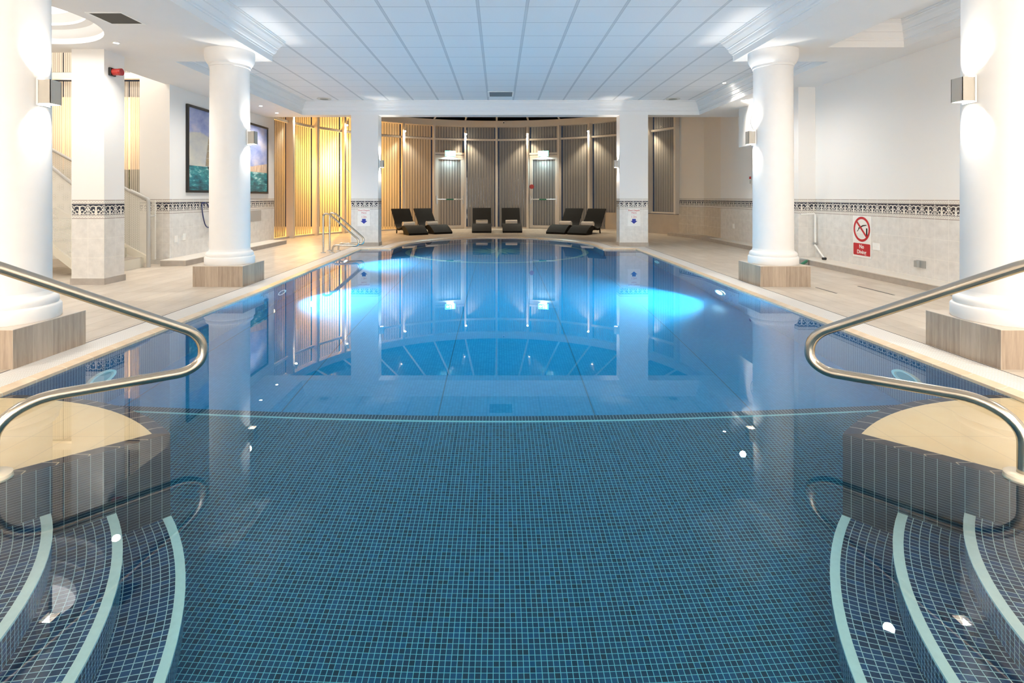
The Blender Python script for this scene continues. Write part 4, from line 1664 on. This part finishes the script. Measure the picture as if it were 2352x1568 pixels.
# grey tub with green handle and the brown control box behind the column
simple('green_hose_end', 'short green hose end lying behind the second right column plinth', 'hose', MB().tube([(0, 0, 0.02), (0.06, 0.05, 0.05), (0.16, 0.12, 0.08), (0.20, 0.16, 0.09)], 0.025, 10), GREEN, (4.96, 9.0, 0.02), sm=60)
simple('grey_mat', 'dark grey box end at the start of the right wall ledge', 'box', MB().box(0, 0.24, 0, 0.35, 0, 0.10), GREYP, (5.14, 9.5, 0))
simple('control_box', 'small brown control box on the wall behind the second right column', 'box', MB().box(-0.06, 0, -0.08, 0.08, -0.06, 0.06), plain('brown_box', (0.2, 0.11, 0.05), 0.5), (5.95, 11.0, 0.66))

# floor access slots right
simple('floor_slot', 'dark slot of the access hatch in the right deck, nearer the wall', 'slot', MB().box(-0.012, 0.012, -0.33, 0.33, 0, 0.002), BLACKP, (4.77, 6.92, 0.0))
simple('floor_slot', 'dark slot of the access hatch in the right deck, beside the plinth', 'slot', MB().box(-0.01, 0.01, -0.22, 0.22, 0, 0.002), BLACKP, (4.15, 6.93, 0.0))

# ------------------------------------------------------------------ vents
vt = thing('air_grille', 'dark square air grille in the left ceiling soffit', 'vent', (-4.275, 6.10, ZS))
build('frame', MB().box(-0.20, 0.20, -0.205, -0.18, -0.006, 0).box(-0.20, 0.20, 0.18, 0.205, -0.006, 0).box(-0.2, -0.175, -0.18, 0.18, -0.006, 0).box(0.175, 0.2, -0.18, 0.18, -0.006, 0), WHITEP, vt)
build('mesh_panel', MB().box(-0.175, 0.175, -0.18, 0.18, -0.004, -0.001), DARKGRILLE, vt)
cv = thing('ceiling_vent', 'grey square louvred vent in the tiled ceiling near the far cornice', 'vent', (0.043, 12.33, ZC))
build('frame', MB().box(-0.29, 0.29, -0.29, -0.255, -0.008, 0).box(-0.29, 0.29, 0.255, 0.29, -0.008, 0).box(-0.29, -0.255, -0.255, 0.255, -0.008, 0).box(0.255, 0.29, -0.255, 0.255, -0.008, 0), WHITEP, cv)
lv = MB()
for k in range(22):
    y = -0.25 + k * 0.0232
    lv.face([(-0.255, y, -0.003), (0.255, y, -0.003), (0.255, y + 0.014, -0.012), (-0.255, y + 0.014, -0.012)])
lv.box(-0.255, 0.255, -0.255, 0.255, -0.002, -0.001)
build('louvres', lv, plain('vent_grey', (0.20, 0.21, 0.22), 0.5), cv)
for x, l in ((-4.14, 'round ceiling speaker at the far left corner of the tiled ceiling'), (4.12, 'round ceiling speaker at the far right corner of the tiled ceiling')):
    sp = thing('ceiling_speaker', l, 'speaker', (x, 12.93, ZC), 0, 'round speakers in the tiled ceiling')
    build('rim', MB().lathe([(0.17, 0), (0.165, -0.012), (0.11, -0.016), (0.10, -0.010)], 36), plain('speaker_rim', (0.62, 0.60, 0.54), 0.4), sp, sm=40)
    build('speaker_mesh', MB().disc((0, 0, -0.010), 0.101, flip=True), plain('speaker_mesh', (0.25, 0.24, 0.20), 0.6), sp)

# ------------------------------------------------------------------ stairs behind the left pillar
st = thing('staircase', 'cream steel staircase with perforated side panels, rising left behind the square pillar', 'staircase', (0, 0, 0))
for k in range(9):
    x1 = -6.0 - 0.29 * k
    z = 0.165 * (k + 1)
    tr = MB().box(x1 - 0.31, x1, 8.30, 9.22, z - 0.165 if k == 0 else z - 0.15, z)
    t_ = build('tread', tr, CREAMMETAL, st)
    build('tread_mat', MB().box(x1 - 0.29, x1 - 0.005, 8.33, 9.19, z, z + 0.006), GREYSTONE, t_)


def balustrade(y, x0, x1, zt, zb, st_t, st_b, nm):
    """sloping perforated panel between x0 (low) and x1 (high, more negative)"""
    d = x0 - x1
    a = [(x0, y, zb), (x1, y, zb + st_b * d), (x1, y, zt + st_t * d), (x0, y, zt)]
    build('perforated_panel', MB().face(a, uvs=[(p[0], p[2]) for p in a]), PERF, st)
    build('stringer', MB().prism([(x1, y - 0.02), (x0, y - 0.02), (x0, y + 0.02), (x1, y + 0.02)], 0, 0.001), CREAMMETAL, st) if False else None
    s = MB()
    s.face([(x0, y - 0.02, zb - 0.12), (x1, y - 0.02, zb - 0.12 + st_b * d), (x1, y - 0.02, zb + 0.02 + st_b * d), (x0, y - 0.02, zb + 0.02)])
    s.face([(x0, y - 0.02, zb + 0.02), (x1, y - 0.02, zb + 0.02 + st_b * d), (x1, y + 0.03, zb + 0.02 + st_b * d), (x0, y + 0.03, zb + 0.02)])
    s.face([(x0, y - 0.02, zb - 0.12), (x1, y - 0.02, zb - 0.12 + st_b * d), (x1, y + 0.03, zb - 0.12 + st_b * d), (x0, y + 0.03, zb - 0.12)])
    build('stringer', s, CREAMMETAL, st)
    build('handrail', MB().tube([(x0, y - 0.03, zt + 0.02), (x1, y - 0.03, zt + 0.02 + st_t * d)], 0.026, 12), RAILGREY, st, sm=50)


balustrade(9.24, -5.95, -8.2, 1.12, 0.17, 0.53, 0.53, 'far')
balustrade(8.26, -6.05, -8.0, 1.06, -0.10, 0.80, 0.78, 'near')
pt_ = fillet([(-5.90, 0.0), (-5.90, 1.15), (-6.2, 1.29)], 0.07, 6)
build('newel_post', MB().tube([(a, 9.19, b) for a, b in pt_], 0.03, 12), RAILGREY, st, sm=50)
build('end_panel', MB().box(-5.92, -5.86, 9.30, 9.33, 0.12, 1.13), PERF, st)
build('handrail_bracket', MB().tube([(-5.90, 9.19, 0.86), (-5.84, 9.22, 0.86), (-5.82, 9.24, 0.88)], 0.016, 8), RAILGREY, st)

# stairwell window wall and the floodlit wall and hedge outside
wroot = thing('window_20', None, None)
wroot['kind'] = 'structure'
YW = 10.5
build('frame', MB().box(-10.2, -6.27, YW - 0.05, YW + 0.05, 3.45, 3.57).box(-6.35, -6.20, YW - 0.07, YW + 0.05, 0, 6).box(-10.2, -6.3, YW - 0.05, YW + 0.05, 0, 0.1).box(-7.95, -7.85, YW - 0.05, YW + 0.05, 0, 6), WHITEFRAME, wroot)
build('glass_pane', MB().face([(-10.2, YW + 0.12, 0), (-6.2, YW + 0.12, 0), (-6.2, YW + 0.12, 6), (-10.2, YW + 0.12, 6)]), GLASS, wroot)
build('blind', slats(MB(), (-10.2, YW), (-6.35, YW), 0.1, 3.42, 0.079, 0.074, 0.0, 0.06, True), BLIND2, wroot)
build('blind', slats(MB(), (-10.2, YW), (-6.35, YW), 3.60, 5.9, 0.079, 0.074, 0.0, 0.06, True), BLIND2, wroot)
struct('ceiling_stairwell', MB().poly([[(-10.2, 7.5), (-5.7, 7.5), (-5.7, 10.8), (-10.2, 10.8)]], 6.0, flip=True), PLASTER)
struct('wall_stairwell', MB().wall([(-10.2, 7.52), (-5.88, 7.52)], ZS, 6.0).wall([(-5.88, 9.7), (-5.88, 7.52)], ZS, 6.0).wall([(-6.2, 10.5), (-6.2, 9.65)], 0, 6.0), PLASTER)
ext = MB().box(-13, -6.6, 13.2, 13.4, 0, 3.6)
tag(build('outside_wall', ext, plain('peach_render', (0.80, 0.55, 0.32), 0.8, nz=0.05, scale=2)), 'warm floodlit outside wall seen through the stairwell blinds', 'wall')
hg = MB().box(-12.5, -6.7, 11.2, 11.8, 0, 1.75)
tag(build('hedge', hg, plain('hedge_green', (0.10, 0.14, 0.06), 0.9, nz=0.5, scale=12)), 'clipped green hedge outside the stairwell window', 'hedge', kind='stuff')

# ------------------------------------------------------------------ outside lamps and added fill lights
add_light('outside_floodlight', 'POINT', (-9.6, 12.5, 3.0), 150, (1.0, 0.80, 0.55), shadow_soft_size=0.1)
add_light('outside_streetlamp', 'POINT', ap(-61, AR + 0.75)[:2] + (2.25,), 380, (1.0, 0.56, 0.13), shadow_soft_size=0.10)
add_light('outside_streetlamp_far', 'POINT', ap(-71, AR + 1.3)[:2] + (2.3,), 220, (1.0, 0.50, 0.10), shadow_soft_size=0.10)
add_light('outside_streetlamp_low', 'POINT', ap(-46, AR + 1.6)[:2] + (2.2,), 330, (1.0, 0.52, 0.14), shadow_soft_size=0.10)
# rows of spots without fittings, added to brighten walls and walkways
for x, y, pw in ((-4.7, -3.5, 150), (-4.4, -0.5, 130), (-4.6, 2.2, 90), (4.2, -3.5, 150), (4.2, -0.5, 150), (4.6, 2.2, 100), (4.0, 5.6, 90), (4.2, 9.4, 80), (-4.4, 9.6, 75), (-2.0, -2.5, 150), (2.0, -2.5, 150)):
    add_light('added_spot', 'SPOT', (x, y, ZS - 0.02), pw * G_GEN, NEUT, spot_size=R(168), spot_blend=1.0, shadow_soft_size=0.05)
add_light('added_spot', 'SPOT', (5.0, 11.3, ZS - 0.03), 60, NEUT, rot=(0, R(-68), 0), spot_size=R(118), spot_blend=0.25, shadow_soft_size=0.03)  # spot added to brighten the overhead box, tilted towards it
# added fills: stairwell point, and glowing panel on the wall behind the camera
add_light('stairwell_fill', 'POINT', (-7.2, 8.9, 5.3), 90, NEUT, shadow_soft_size=0.12)
lb = MB().box(-4.5, 4.5, -5.99, -5.97, 0.2, 2.9)
struct('window_21', lb, emit('back_fill_glow', (1.0, 0.92, 0.82), 4.0))
